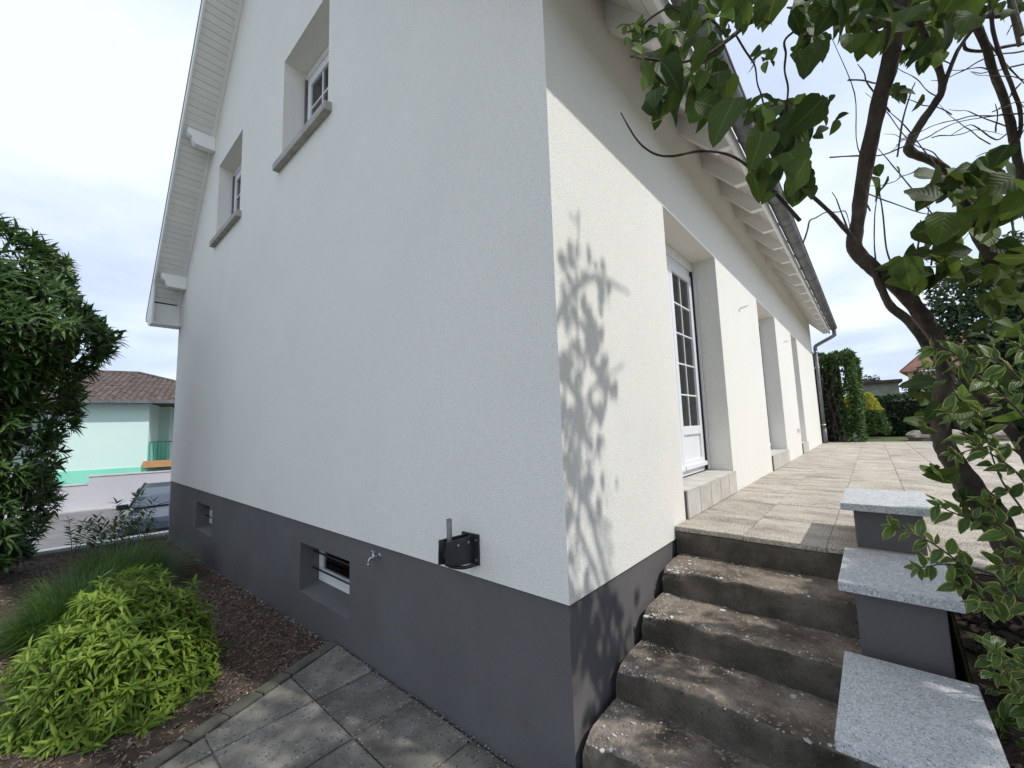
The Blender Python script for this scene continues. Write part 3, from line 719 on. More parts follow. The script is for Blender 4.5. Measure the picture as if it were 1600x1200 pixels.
for k in range(19): inst(brm, 'gutter_bracket', (.2+.665*k, 0, 0), house)
dp = thing_part('downpipe', (11.95, -.07, .88))
MB().tube(spline([(12.14, -.498, 3.86), (12.14, -.498, 3.76), (12.13, -.47, 3.70), (12.0, -.13, 3.50), (11.99, -.075, 3.44), (11.99, -.07, 3.36)], 5), .043, 14).build('elbow', MT['zinc'], dp, smooth=True)
MB().tube([(11.99, -.07, 3.37), (11.99, -.07, 1.25)], .042, 16).build('pipe', MT['zinc'], dp, smooth=True)
MB().tube([(11.99, -.07, 1.27), (11.99, -.07, .88)], .050, 16).build('sleeve', MT['zinc'], dp, smooth=True)
for z in (3.30, 1.35): MB().tube([(11.99, -.07, z), (11.99, -.07, z+.03)], .048, 16).build('pipe_clip', MT['steel'], dp, smooth=True)

# small wire hooks on the side wall
def wpt(px, py, y=-.012): r = ray(px, py); return CAM+r*((y-CAM.y)/r.y)
for pts in (((1155, 487), (1157, 481), (1169, 477)), ((1225, 534), (1232, 532.5))):
    MB().tube([wpt(*p) for p in pts], .0025, 6).build('wire_hook', MT['iron'], house)
MB().box(7.55, 7.63, -.03, -.001, 1.30, 1.38).build('socket', MT['pvc'], house, bevel=.004)

# tap
tap = thing('garden_tap', (-.03, 1.546, .70), 'small galvanised garden tap on the dark plinth right of the basement window', 'tap')
MB().tube([(.014, 1.546, .735), (-.055, 1.546, .735)], .011, 10).build('pipe', MT['steel'], tap, smooth=True)
MB().tube([(.012, 1.546, .735), (.004, 1.546, .735)], .026, 14).build('flange', MT['steel'], tap, smooth=True)
MB().tube([(-.05, 1.546, .70), (-.055, 1.546, .735), (-.058, 1.546, .775)], [.014, .018, .011], 12).build('body', MT['steel'], tap, smooth=True)
MB().tube(spline([(-.055, 1.546, .73), (-.085, 1.56, .728), (-.10, 1.567, .70), (-.10, 1.567, .675)], 4), .0095, 10).build('spout', MT['steel'], tap, smooth=True)
MB().tube([(-.10, 1.567, .678), (-.10, 1.567, .655)], .014, 12).build('hose_nut', MT['steel'], tap, smooth=True)
MB().tube(spline([(-.058, 1.515, .788), (-.06, 1.535, .782), (-.058, 1.558, .780), (-.056, 1.58, .795)], 3), [.007]*10, 8).build('handle', MT['steel'], tap, smooth=True)

tap.scale = (.66,)*3; tap.location.z += .01; tap.location.x += .018
# steel bracket of two plates with a stub pipe
bk = thing('plate_bracket', (-.1, .61, .9), 'black bracket of two steel plates with a short upright pipe on the gable wall', 'bracket')
MB().box(-.012, -.001, .545, .675, .862, 1.018).build('wall_plate', MT['iron'], bk, bevel=.002)
MB().prism([(-.012, .583, .872), (-.10, .583, .88), (-.195, .583, .905), (-.19, .583, 1.013), (-.012, .583, 1.010)], (0, .008, 0)).build('side_plate', MT['iron'], bk, bevel=.0015)
MB().prism([(-.012, .633, .872), (-.10, .633, .88), (-.20, .633, .900), (-.195, .633, 1.018), (-.012, .633, 1.012)], (0, .008, 0)).build('side_plate', MT['iron'], bk, bevel=.0015)
MB().box(-.175, -.013, .5915, .6325, .93, .97).build('spacer', MT['iron'], bk)
MB().tube([(-.145, .613, .90), (-.148, .613, 1.115)], .0135, 14).build('stub_pipe', MT['zinc'], bk, smooth=True)
MB().tube(spline([(-.015, .56, .868), (-.07, .59, .862), (-.12, .62, .872), (-.16, .63, .895)], 4), .009, 8).build('lower_rod', MT['iron'], bk, smooth=True)
for (x, z) in ((-.05, .985), (-.12, .985)): MB().tube([(x, .584, z), (x, .576, z)], .0065, 6).build('bolt', MT['steel'], bk)
for z in (.99, .89): MB().tube([(-.012, .558, z), (-.02, .558, z)], .0065, 6).build('bolt', MT['steel'], bk)
# ================================================================== STREET SIDE (left background)
ROAD = -1.056
MB().prism([(-60, 9.45, 0), (60, 9.45, 0), (60, 26, 0), (-60, 26, 0)], (0, 0, .012)).build('road', MT['asphalt'], kind='structure').location.z = ROAD
def obox(mb, p, q, w, z0, z1):            # box along the line p-q, width w to its far side
    p = Vector((p[0], p[1], 0)); q = Vector((q[0], q[1], 0)); d = (q-p).normalized(); n = Vector((-d.y, d.x, 0))*w
    return mb.prism([(p.x, p.y, z0), (q.x, q.y, z0), (q.x+n.x, q.y+n.y, z0), (p.x+n.x, p.y+n.y, z0)], (0, 0, z1-z0))
kw = thing('kerb_wall', (-1.5, 9.2, -1.05), 'low retaining wall with pale concrete coping at the end of the garden', 'wall')
obox(MB(), (1.3, 8.98), (-6, 9.62), .16, -1.1, -.205).build('wall', MT['conc'], kw)
for k in range(9):
    a = Vector((1.3, 8.965, 0)).lerp(Vector((-6, 9.605, 0)), k/9+.001); b = Vector((1.3, 8.965, 0)).lerp(Vector((-6, 9.605, 0)), (k+1)/9-.001)
    obox(MB(), a, b, .19, -.203, -.150).build('coping_stone', MT['white'], kw, bevel=.006)

# neighbour's boundary wall: oblique line through the place
NA = at(60, 690, 14.9); NB = at(265, 685, 16.9); nd = Vector((NB.x-NA.x, NB.y-NA.y, 0)).normalized(); nrot = math.atan2(nd.y, nd.x); nn_ = Vector((-nd.y, nd.x, 0))
def on_line(px, off):                      # point of the pixel column px on the line NA-NB moved away by off
    r = ray(px, 690); A = Vector((NA.x, NA.y, 0))+nn_*off; d = Vector((r.x, r.y, 0))
    den = d.x*nd.y-d.y*nd.x; w = A-Vector((CAM.x, CAM.y, 0)); t_ = (w.x*nd.y-w.y*nd.x)/den
    return Vector((CAM.x+d.x*t_, CAM.y+d.y*t_, 0))
bw_ = thing('boundary_wall', (NA.x, NA.y, ROAD), 'lilac grey rendered boundary wall with a step in its coping across the road', 'wall')
pa, pm, pb = on_line(-420, 0), on_line(143, 0), on_line(620, 0)
m1 = MB(); obox(m1, pa, pm, .2, ROAD, -.09); obox(m1, pm, pb, .2, ROAD, .20); m1.build('wall', MT['fence_wall'], bw_)
m1 = MB(); obox(m1, pa-nn_*.03, pm-nn_*.03, .26, -.088, -.045); m1.build('coping', MT['conc'], bw_)
m1 = MB(); obox(m1, pm-nn_*.03, pb-nn_*.03, .26, .202, .245); m1.build('coping', MT['conc'], bw_)
m1 = MB(); obox(m1, pa-nn_*.22, pb-nn_*.22, .21, ROAD, ROAD+.07); m1.build('kerb', MT['conc'], kind='structure')

# mint green house
A = on_line(85, 3.4); Bq = on_line(231, 3.4); Lh = (Bq-A).length
nh = thing('mint_house', (A.x, A.y, ROAD), 'mint green neighbour house with brown hipped roof and corner loggia', 'house', rz=nrot)
LW = Lh+4.2; DW = 9.0; ze, zr_ = 3.27-ROAD, 5.15-ROAD; band = 1.35
m1 = MB(); m1.box(0, Lh, 0, 2.6, 0, ze-.02); m1.box(-3.2, Lh+.42, 2.6, DW, 0, ze-.02); m1.box(Lh+.42, LW, 2.6, DW, 0, 1.3); m1.build('wall', MT['mint'], nh, local=True)
m1 = MB(); m1.box(-.0, Lh+.02, -.03, -.002, 0, band); m1.build('base_band', MT['mint_dark'], nh, local=True)
m1 = MB(); m1.box(Lh+.002, Lh+.03, .0, 2.6, 1.2, 2.45); m1.box(Lh+.03, Lh+.45, 2.2, 2.598, 1.2, 2.45); m1.build('base_band', MT['mint_dark'], nh, local=True)
MB().box(LW-.3, LW, 0, .3, 1.3, ze-.05).build('post', MT['mint'], nh, local=True)
MB().box(Lh, LW, 0, DW, 1.305, 1.38).build('loggia_floor', MT['conc'], nh, local=True)
MB().box(Lh-.1, LW, -.16, -.002, 1.30, 1.60).build('timber_front', MT['wood'], nh, local=True)
rl = MB(); rl.box(Lh+.05, LW, .0, .03, 2.45, 2.49)
rl.build('rail', MT['iron'], nh, local=True)
bq = MB().box(-.008, .008, .006, .024, 1.60, 2.45).build('baluster', MT['iron']); bqm = bq.data; bpy.data.objects.remove(bq)
for k in range(22): inst(bqm, 'baluster', (Lh+.08+k*.14, 0, 0), nh, local=True)
MB().box(Lh+.95, Lh+1.5, .9, 1.2, 1.38, 2.3).build('stone_planter', MT['rock'], nh, local=True)
MB().box(-.9, LW+.7, -.62, -.55, ze-.06, ze+.10).build('gutter', MT['zinc'], nh, local=True)
MB().box(-3.8, LW+.6, -.54, 0-.004, ze-.05, ze+.0).build('soffit', mat('dark_soffit', (.08, .06, .05), rough=.8), nh, local=True)
MB().box(Lh+.002, LW+.6, 0, 2.59, ze-.04, ze).build('soffit', bpy.data.materials['dark_soffit'], nh, local=True)
# hipped roof, front plane laid with rows of curved tiles
ex0, ex1, ey0, ey1 = -5.5, LW-1.0, -.58, DW+.5; ey = (ey0+ey1)/2; rx1 = on_line(215, 3.4+4.9); rloc = (rx1-A).dot(nd)
rx0 = -6; zR0 = ze+.04
m1 = MB(); m1.poly([(ex0-3, ey0, zR0-.03), (ex1+1.0, ey0, zR0-.03), (rloc, ey, zr_), (rx0-3, ey, zr_)])
m1.poly([(ex1+1.0, ey0, zR0-.03), (ex1+1.0, ey1, zR0-.03), (rloc, ey, zr_)]); m1.poly([(ex1+1.0, ey1, zR0-.03), (ex0-3, ey1, zR0-.03), (rx0-3, ey, zr_), (rloc, ey, zr_)])
m1.build('roof_deck', MT['ntile'], nh, local=True)
m1 = MB(); rows = 17; xr = ex1+1.0
for r in range(rows):
    f0, f1 = r/rows, (r+1)/rows+.006
    y0, y1 = ey0+(ey-ey0)*f0, ey0+(ey-ey0)*f1; z0, z1 = zR0+(zr_-zR0)*f0+.05, zR0+(zr_-zR0)*f1+.02
    xe = xr+(rloc-xr)*(f0+f1)/2; n_ = int((xe+4.2)/.24)
    for k in range(n_):
        x = -4.2+k*.24+(.0 if r % 2 else .0); n0 = len(m1.v); j = rng.normal()*.006
        for (dx, dz) in ((0, 0), (.06, .045), (.13, .05), (.19, .01), (.235, .0)): m1.v += [(x+dx, y0, z0+dz+j), (x+dx, y1, z1+dz+j)]
        for q in range(4): m1.f.append((n0+2*q, n0+2*q+2, n0+2*q+3, n0+2*q+1))
        m1.f.append((n0, n0+2, n0+4, n0+6, n0+8))
o = m1.build('roof_tiles', MT['ntile'], nh, local=True, kind='stuff')
MB().tube([(-6, ey, zr_+.03), (rloc, ey, zr_+.03)], .12, 8).build('ridge_tiles', MT['ntile'], nh, local=True, smooth=True)
MB().tube([(rloc, ey, zr_+.03), (xr, ey0, zR0+.05)], .10, 8).build('ridge_tiles', MT['ntile'], nh, local=True, smooth=True)
MB().box(-.22, -.02, -.1, .1, 0, ze-.1).build('downpipe', MT['white'], nh, local=True)
# another grey roof seen through the loggia
P_ = on_line(300, 22)
fr = thing('far_house', (P_.x, P_.y, ROAD), 'distant house with grey roof seen through the loggia of the mint house', 'house', rz=nrot)
MB().box(-1.5, 8, 0, 6, 0, 2.9).build('wall', MT['shedwall'], fr, local=True)
MB().prism([(-2.0, -.5, 2.8), (8.5, -.5, 2.8), (8.5, 3, 6.0), (-.2, 3, 6.0)], (0, .05, .1)).build('roof', MT['zinc'], fr, local=True)

def late_tree():
    q = on_line(252, 14); crowntree('garden_tree', (q.x, q.y, ROAD), 3.2, [(q+Vector((0, 0, 2.0)), .75), (q+Vector((.1, .2, 2.9)), .7)], 900, .16, 'dark garden tree seen through the loggia of the mint house', MT['darkleaf'], .1)
# parked car
cp = on_line(193, 0); cp = at(206, 815, 8.9)
car = thing('parked_car', (cp.x+.66*.9, cp.y-.75*.9, ROAD+.05), 'silver blue car parked beyond the garden wall, mostly hidden by the house', 'car', rz=nrot+rad(6))
# local: front faces -y, x across
secs = [(-.05, .45, .62, .70), (.02, .30, .78, .80), (.15, .26, .84, .86), (.6, .26, .90, .88), (1.1, .26, .97, .89)]
def carloft(secs, nm, m_):
    mb = MB(); K = 12
    for (y, z0, z1, hw) in secs:
        for k in range(K+1):
            a = math.pi*k/K; c, s = math.cos(a), math.sin(a)
            mb.v.append((hw*math.copysign(abs(c)**.35, c), y, z0+(z1-z0)*(abs(s)**.35)))
    for j in range(len(secs)-1):
        for k in range(K): a = j*(K+1)+k; mb.f.append((a, a+1, a+K+2, a+K+1))
        a = j*(K+1); mb.f.append((a, a+K+1, a+2*K+1, a+K))
    mb.f.append(tuple(range(K+1))[::-1]); n0 = (len(secs)-1)*(K+1); mb.f.append(tuple(range(n0, n0+K+1)))
    return mb.build(nm, m_, car, local=True, smooth=False, bevel=.01)
carloft([(-.02, .40, .66, .70), (.02, .28, .80, .82), (.14, .24, .88, .87), (.6, .24, .96, .88), (1.05, .24, 1.02, .89), (3.4, .24, 1.02, .89), (3.95, .26, 1.0, .87), (4.1, .35, .9, .80)], 'body', MT['carpaint'])
gh = MB()
for y, z, hw in ((1.05, 1.015, .78), (1.75, 1.38, .62), (2.6, 1.42, .62), (3.6, 1.30, .60), (3.95, 1.0, .72)): gh.v += [(-hw, y, z), (hw, y, z)]
gb = len(gh.v)
for y, z, hw in ((1.05, 1.0, .80), (1.75, 1.0, .82), (2.6, 1.0, .83), (3.6, 1.0, .82), (3.95, .98, .80)): gh.v += [(-hw, y, z), (hw, y, z)]
for j in range(4):
    a = 2*j; b = gb+2*j
    gh.f += [(a, a+1, a+3, a+2), (b, a, a+2, b+2), (b+1, b+3, a+3, a+1)]; gh.mi += [1 if j in (1, 2) else 0, 0, 0]
gh.build('cabin', [MT['carglass'], MT['carpaint']], car, local=True)
for s_ in (-1, 1):
    MB().tube([(s_*.80, 1.04, 1.02), (s_*.635, 1.75, 1.39), (s_*.63, 2.6, 1.43), (s_*.61, 3.6, 1.31)], .022, 6).build('roof_pillar', MT['gasket'], car, local=True, smooth=True)
    MB().box(s_*.70-.14, s_*.70+.14, .0, .22, .68, .80).build('headlight', MT['lamp'], car, local=True, bevel=.03)
    for yy in (.75, 3.25):
        w_ = MB().tube([(s_*.90, yy, .32), (s_*.70, yy, .32)], .32, 20).build('tyre', MT['tyre'], car, local=True, smooth=True)
        MB().tube([(s_*.91, yy, .32), (s_*.89, yy, .32)], .20, 14).build('rim', MT['steel'], w_, local=True, smooth=True)
    MB().box(s_*.82, s_*1.03, 1.25, 1.36, .97, 1.09).build('mirror', MT['carpaint'], car, local=True, bevel=.02)
MB().box(-.5, .5, -.045, .03, .56, .66).build('grille', MT['gasket'], car, local=True, bevel=.01)
MB().box(-.62, .62, -.04, .03, .38, .47).build('lower_grille', MT['gasket'], car, local=True, bevel=.01)
for z in (.595, .625): MB().box(-.49, .49, -.052, -.046, z-.006, z+.006).build('grille_bar', MT['steel'], car, local=True)
MB().box(-.26, .26, -.055, -.041, .475, .555).build('number_plate', MT['white'], car, local=True)
MB().box(-.72, .72, .98, 1.04, 1.015, 1.03).build('scuttle', MT['gasket'], car, local=True)
for s_ in (-.3, .3): MB().tube([(s_, 1.02, 1.04), (s_+.4, 1.15, 1.10)], .008, 5).build('wiper', MT['gasket'], car, local=True)

# ================================================================== FAR SIDE OF THE TERRACE
MB().prism([(12.92, -14, .871), (30, -14, .871), (30, 6, .871), (12.92, 6, .871)], (0, 0, .004)).build('lawn', MT['lawn'], kind='structure')
UR = Vector((math.sin(YAW), -math.cos(YAW), 0)); VR = Vector((math.cos(YAW), math.sin(YAW), 0))
lg_s = [leafgeo_low(.45), leafgeo_low(.6, .15, .4)]
def boxhedge(L, x0, x1, y0, y1, z0, z1, n, sz, faces='ftrlb', bumps=.12, lean=.6):
    for _ in range(n):
        f = faces[rng.integers(0, len(faces))]; x, y, z = rng.uniform(x0, x1), rng.uniform(y0, y1), rng.uniform(z0, z1)
        if f == 'f': x = x0; nrm_ = Vector((-1, 0, 0))
        elif f == 'b': x = x1; nrm_ = Vector((1, 0, 0))
        elif f == 't': z = z1; nrm_ = Vector((0, 0, 1))
        elif f == 'r': y = y0; nrm_ = Vector((0, -1, 0))
        else: y = y1; nrm_ = Vector((0, 1, 0))
        p = Vector((x, y, z)); b = bumps*(1.4*mn.noise(p*1.6)+.8*mn.noise(p*5))
        p += nrm_*(b-abs(rng.normal())*.07)
        d = (nrm_+rdir()*.9+Vector((0, 0, .35))).normalized(); L.add(p, d, nrm_*lean+rdir()*.7+Vector((0, 0, .5)), sz*rng.uniform(.7, 1.25))
th = thing('clipped_hedge', (13.3, .3, .87), 'tall clipped evergreen hedge with bare stems beside the downpipe', 'hedge')
L = Leaves(); boxhedge(L, 12.55, 14.6, -.78, 2.2, .9, 3.25, 15000, .10, 'ftrtr')
L.m = [e for e in L.m if not (e[0].translation.x < 12.95 and e[0].translation.z < 2.55+.3*mn.noise(e[0].translation*2) and -.38 < e[0].translation.y and rng.random() < .80)]
L.build(th, [leafgeo(.45, 4)], MT['hedgeleaf'], 0, lowgeo=lg_s[0])
MB().box(13.3, 14.4, -.45, 2.1, .9, 3.0).build('inner_shade', MT['dark_chip_core'], th)
for k in range(15):
    y = -.55+k*.15; pts = [(12.75+rng.uniform(-.05, .15), y, .85)]
    for q in range(5): pts.append((pts[-1][0]+rng.normal()*.05, pts[-1][1]+rng.normal()*.12, pts[-1][2]+.42))
    MB().tube(spline(pts, 3), [.028]*16, 6).build('stem', MT['bark'], th, smooth=True)
fh = thing('far_hedge', (16.5, -4, .87), 'long dark clipped hedge across the lawn behind the terrace', 'hedge')
L = Leaves(); boxhedge(L, 16.4, 17.8, -12, .5, .9, 2.15, 15000, .11, 'ffft', .10)
L.build(fh, [lg_s[0]], MT['darkleaf'], 0, lowgeo=lg_s[0]); MB().box(16.6, 17.6, -12, .3, .9, 2.0).build('inner_shade', MT['dark_chip_core'], fh)
ys_ = thing('yellow_shrub', (15.4, -.62, .87), 'round shrub with yellow top between the clipped hedge and the far hedge', 'shrub')
L = Leaves(); L2 = Leaves()
for _ in range(3200):
    d = rdir(); d.z = abs(d.z); p = Vector((15.35, -.75, 1.0))+Vector((d.x*.75, d.y*.62, d.z*1.28))*(1+.14*mn.noise(d*3)-.06*rng.random())
    (L2 if (d.z > .55 and rng.random() < .9) else L).add(p, d+rdir()*.7+Vector((0, 0, .3)), d+rdir(), .085*rng.uniform(.7, 1.3))
L.build(ys_, [lg_s[0]], MT['hedgeleaf'], 0); L2.build(ys_, [lg_s[1]], MT['yelleaf'], 0, rest='young_foliage')
MB().tube([(15.4, -.65, .86), (15.4, -.65, 1.8)], .05, 8).build('stem', MT['bark'], ys_)

def crowntree(name, base, h, centers, n, sz, lab, m_, trunk_r=.2):
    t_ = thing(name, base, lab, 'tree'); L = Leaves(); base = Vector(base)
    MB().tube(spline([base, base+Vector((.1, .05, h*.35)), base+Vector((0, .1, h*.75))], 4), lerp_r([trunk_r, trunk_r*.7, trunk_r*.35], 4), 10, wob=.2).build('trunk', MT['bark'], t_, smooth=True)
    for i, (c, r) in enumerate(centers):
        c = Vector(c); s0 = base+Vector((0, .05, h*.45))
        MB().tube(spline([s0, (s0+c)/2+Vector((0, 0, .2)), c], 3), lerp_r([trunk_r*.4, trunk_r*.25, .03], 3), 6).build('limb', MT['bark'], t_, smooth=True)
        for _ in range(int(n*r*r)):
            d = rdir(); rr = r*(.55+.45*rng.random()**.5)*(1+.3*mn.noise(d*2.3+c)); p = c+d*rr*1.0
            L.add(p, d+rdir()*.9-Vector((0, 0, .2)), d+rdir()*.8+Vector((0, 0, .4)), sz*rng.uniform(.7, 1.3))
    L.build(t_, [lg_s[1]], m_, 0, lowgeo=lg_s[1]); return t_
late_tree()
c0 = at(1585, 480, 13)
crowntree('broadleaf_tree', (c0.x, c0.y, .87), 5.2,
    [(at(1500, 462, 13), .75), (at(1560, 440, 13.2), 1.0), (at(1620, 440, 13), 1.2), (at(1530, 520, 13), .9), (at(1600, 540, 13), 1.2), (at(1560, 590, 12.8), .8), (at(1480, 500, 13), .45), (at(1650, 600, 13), 1.0), (at(1590, 400, 13), .7), (at(1680, 480, 13.5), 1.3)],
    1500, .15, 'dense dark broadleaved tree beyond the terrace at the right edge', MT['darkleaf'], .16)
c1 = at(1466, 610, 23)
crowntree('small_tree', (c1.x, c1.y, .87), 3.6, [(at(1450, 585, 22), .55), (at(1470, 600, 22), .7), (at(1425, 606, 23), .35)], 900, .16, 'small dark tree in front of the yellow house', MT['darkleaf'], .1)

def far_block(name, px0, px1, d, z0, z1, depth, lab, cat, m_):
    p = at(px0, 648, d); q = at(px1, 648, d); rr = ray((px0*2+px1)/3, 648) if px1-px0 > 100 else ray(px0, 648); t_ = thing(name, (p.x, p.y, z0), lab, cat, rz=math.atan2(rr.y, rr.x)-math.pi/2)
    w = (q-p).length; MB().box(0, w, 0, depth, -.2, z1-z0).build('wall', m_, t_, local=True); return t_, w
ob, w = far_block('outbuilding', 1326, 1387, 22, .87, 3.22, 4, 'low grey block outbuilding with flat roof behind the yellow shrub', 'outbuilding', MT['shedwall'])
MB().box(-.1, w+.15, -.2, 4, 2.36, 2.5).build('roof', MT['rooftile'], ob, local=True)
for px in (1350, 1365):
    p = at(px, 594, 27); crowntree('conifer', (p.x, p.y, .87), 3.5, [(p, .32), (p+Vector((0, 0, -.35)), .40)], 1400, .13,
        'left one of two small dark treetops above the outbuilding' if px == 1350 else 'right one of two small dark treetops above the outbuilding', MT['darkleaf'], .07)
ws, w = far_block('white_shed', 1393, 1420, 24, .87, 2.75, 2, 'low white shed roof peeping over the far hedge', 'shed', MT['white'])
MB().box(-.1, w+.1, -.15, 2.1, 1.88, 1.98).build('roof', MT['white'], ws, local=True)
yh, w = far_block('yellow_house', 1427, 1720, 27, .87, 4.35, 8, 'pale yellow house with red brown roof partly behind the tree', 'house', MT['yellow_wall'])
z = 3.5
MB().prism([(-.35, -.5, z), (w+.3, -.5, z), (w+.3, 4, z+3.1), (2.2, 4, z+3.1)], (0, .1, .12)).build('roof', MT['redroof'], yh, local=True)
MB().prism([(-.35, -.5, z), (2.2, 4, z+3.1), (2.2, 4.1, z+3.1), (-.35, 8.4, z)], (.05, 0, .12)).build('roof', MT['redroof'], yh, local=True)
for k in range(5):
    f = MB().box(.9+k*2.2, 1.8+k*2.2, -.04, -.005, 1.3, 2.6).build('window', MT['white'], yh, local=True); MB().box(.98+k*2.2, 1.72+k*2.2, -.052, -.041, 1.38, 2.52).build('pane', MT['carglass'], f, local=True)

def rock(name, p, r, lab, m_, cat='rock', sq=.6, grp=None):
    mb = MB(); N = 10
    for j in range(N+1):
        for i in range(2*N):
            a, b = math.pi*j/N, math.pi*i/N; d = Vector((math.sin(a)*math.cos(b), math.sin(a)*math.sin(b), math.cos(a)))
            q = d*r*(1+.35*mn.noise(d*1.5+Vector(p))); mb.v.append((p[0]+q.x, p[1]+q.y, p[2]+q.z*sq))
    for j in range(N):
        for i in range(2*N): a = j*2*N+i; b = j*2*N+(i+1) % (2*N); mb.f.append((a, b, b+2*N, a+2*N))
    o = mb.build(name, m_, smooth=False); return setp(o, lab, cat, grp)
rp = atz(1441, 685, .95); rock('boulder', (13.6, -1.95, .97), .30, 'left pale boulder at the far edge of the terrace', MT['rock'], grp='boulders')
rock('boulder', (13.55, -2.42, .97), .33, 'right pinkish boulder at the far edge of the terrace', MT['rock'], grp='boulders')
rock('boulder', (13.9, -3.3, .95), .28, 'boulder at the far terrace edge behind the tree trunk', MT['rock'], grp='boulders')
ws_ = MB().prism([(12.98, -.62, .86), (12.98, -.90, .86), (12.98, -.70, 1.16), (12.98, -.60, 1.10)], (.12, 0, 0)).build('white_stone', MT['white'], bevel=.02); setp(ws_, 'tilted white stone at the foot of the clipped hedge', 'stone')
rock('boulder', (12.95, -.42, .92), .12, 'small pale rock in front of the clipped hedge', MT['rock'], sq=.8, grp='boulders')
# ================================================================== PLANTS NEAR THE VIEWER
def uv_pt(px, v, z):                         # point in pixel column px at horizontal forward distance v and height z
    r = ray(px, 690); d = Vector((r.x, r.y, 0)); d /= d.dot(VR); p = Vector((CAM.x, CAM.y, 0))+d*v; p.z = z; return p
def whorl(L, p, d, n, ln, spread=.9, up=0, jit=.25, droop=0):
    d = Vector(d).normalized(); a = d.orthogonal().normalized(); b = d.cross(a); ph = rng.random()*6
    for k in range(n):
        w = ph+k*2.4; f = k/n; s_ = spread*(1-.6*f)
        q = (d*(1-s_*.55)+(a*math.cos(w)+b*math.sin(w))*s_+rdir()*jit*.5+Vector((0, 0, up-droop*(1-f)))).normalized()
        L.add(Vector(p)-d*ln*.35*(1-f), q, d*1.0+Vector((0, 0, .6))+rdir()*jit, ln*rng.uniform(.75, 1.2)*(1-.25*f))

# cherry laurel at the left edge
la = thing('laurel_hedge', (-3.0, 5.6, -.15), 'big dark green laurel bush with long glossy leaves at the left edge', 'hedge')
prof_ = [(-.1, 10), (.25, 28), (.6, 40), (1.0, 48), (1.6, 54), (2.1, 76), (2.55, 112), (2.8, 146), (3.05, 160), (3.25, 118), (3.5, 104), (3.8, 70), (4.2, 46), (4.45, 10), (4.6, -30)]
def edge_px(z):
    for (z0, p0), (z1, p1) in zip(prof_, prof_[1:]):
        if z0 <= z <= z1: return p0+(p1-p0)*(z-z0)/(z1-z0)
    return -40
L = Leaves(); stems = MB()
for _ in range(2100):
    z = rng.uniform(-.05, 4.5); e = uv_pt(edge_px(z)-48, 5.0, z); R_ = 1.25+.2*math.sin(z*1.4)
    c = e-UR*R_; a = rng.uniform(-2.6, 1.3)          # angle round the column: 0 = towards +UR, -pi/2 = towards the viewer
    d = UR*math.cos(a)+VR*math.sin(a); rr = R_*(1-.22*rng.random()+.12*mn.noise(Vector((a*1.5, z*1.5, 3))))
    p = c+UR*math.cos(a)*rr+VR*math.sin(a)*rr*1.1
    if z > 4.1: d = d*.5+Vector((0, 0, .8))
    whorl(L, p, d+Vector((0, 0, .28))+rdir()*.35, 8, .19, .85, jit=.35, droop=.12)
    if rng.random() < .12: stems.tube([c+Vector((0, 0, -.3)), p*.5+c*.5, p], [.012, .008, .004], 5)
for _ in range(1500):
    z = rng.uniform(.05, 4.1); e = uv_pt(edge_px(z)-48, 5.0, z); c = e-UR*(1.35); d = rdir(); d.z *= .3
    L.add(c+d*rng.uniform(.3, .95), rdir(), rdir(), .17)
stems.build('stem', MT['bark'], la, smooth=True)
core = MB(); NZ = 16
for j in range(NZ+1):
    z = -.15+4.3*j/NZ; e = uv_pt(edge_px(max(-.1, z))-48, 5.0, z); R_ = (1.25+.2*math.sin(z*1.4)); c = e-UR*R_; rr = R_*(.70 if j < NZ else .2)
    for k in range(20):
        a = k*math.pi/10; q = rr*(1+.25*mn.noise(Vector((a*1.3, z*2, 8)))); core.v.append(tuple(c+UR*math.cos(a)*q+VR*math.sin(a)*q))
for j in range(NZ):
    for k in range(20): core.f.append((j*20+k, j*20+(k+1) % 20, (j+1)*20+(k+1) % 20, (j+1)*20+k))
core.build('inner_shade_core', MT['dark_chip_core'], la)  # solid dark core, stands in for the shade between the laurel leaves
tc_ = [uv_pt(edge_px(z)-48, 5.0, z)-UR*(1.25+.2*math.sin(z*1.4)) for z in (.3, 1.4, 2.6)]; tc_[0].z = -.3
MB().tube(spline(tc_, 4), lerp_r([.06, .05, .02], 4), 8).build('trunk', MT['bark'], la, smooth=True)
L.build(la, [leafgeo(.25, 6, 'lance', .16, .22), leafgeo(.22, 6, 'lance', .22, .34, .1)], MT['laurel'], 300, lowgeo=leafgeo(.24, 4, 'lance', .18, .28))

# lime green shrub in the mulch
lb = thing('lime_shrub', (-1.15, 2.8, -.06), 'rounded bright lime green shrub with narrow leaves in the mulch bed', 'shrub')
L = Leaves(); st = MB(); C0 = Vector((-1.12, 2.80, -.05))
for _ in range(900):
    d = rdir(); d.z = abs(d.z)*.95-.10
    r = Vector((.52, .66, .82)); k = 1+.15*mn.noise(d*2.4+Vector((4, 0, 0)))+.16*mn.noise(d*7)-.16*rng.random()
    p = C0+Vector((d.x*r.x, d.y*r.y, max(.02, d.z*r.z)))*k
    dd = (Vector((d.x, d.y, d.z*.8))+Vector((0, 0, .65))+rdir()*.25).normalized()
    whorl(L, p, dd, 8, .086, 1.0, jit=.3, droop=.36)
    for q in range(3): L.add(p-dd*rng.uniform(.04, .12), (dd*.2+rdir()-Vector((0, 0, .3))), dd+Vector((0, 0, 1)), .095)
    if rng.random() < .4: st.tube([C0+Vector((d.x*.1, d.y*.1, 0)), C0.lerp(p, .6)-Vector((0, 0, .03)), p], [.006, .005, .003], 5)
for _ in range(500):
    d = rdir(); d.z = abs(d.z); p = C0+Vector((d.x*.5, d.y*.6, d.z*.5))*rng.random()**.4; L.add(p, rdir(), rdir(), .09)
st.build('stem', MT['twig'], lb, smooth=True)
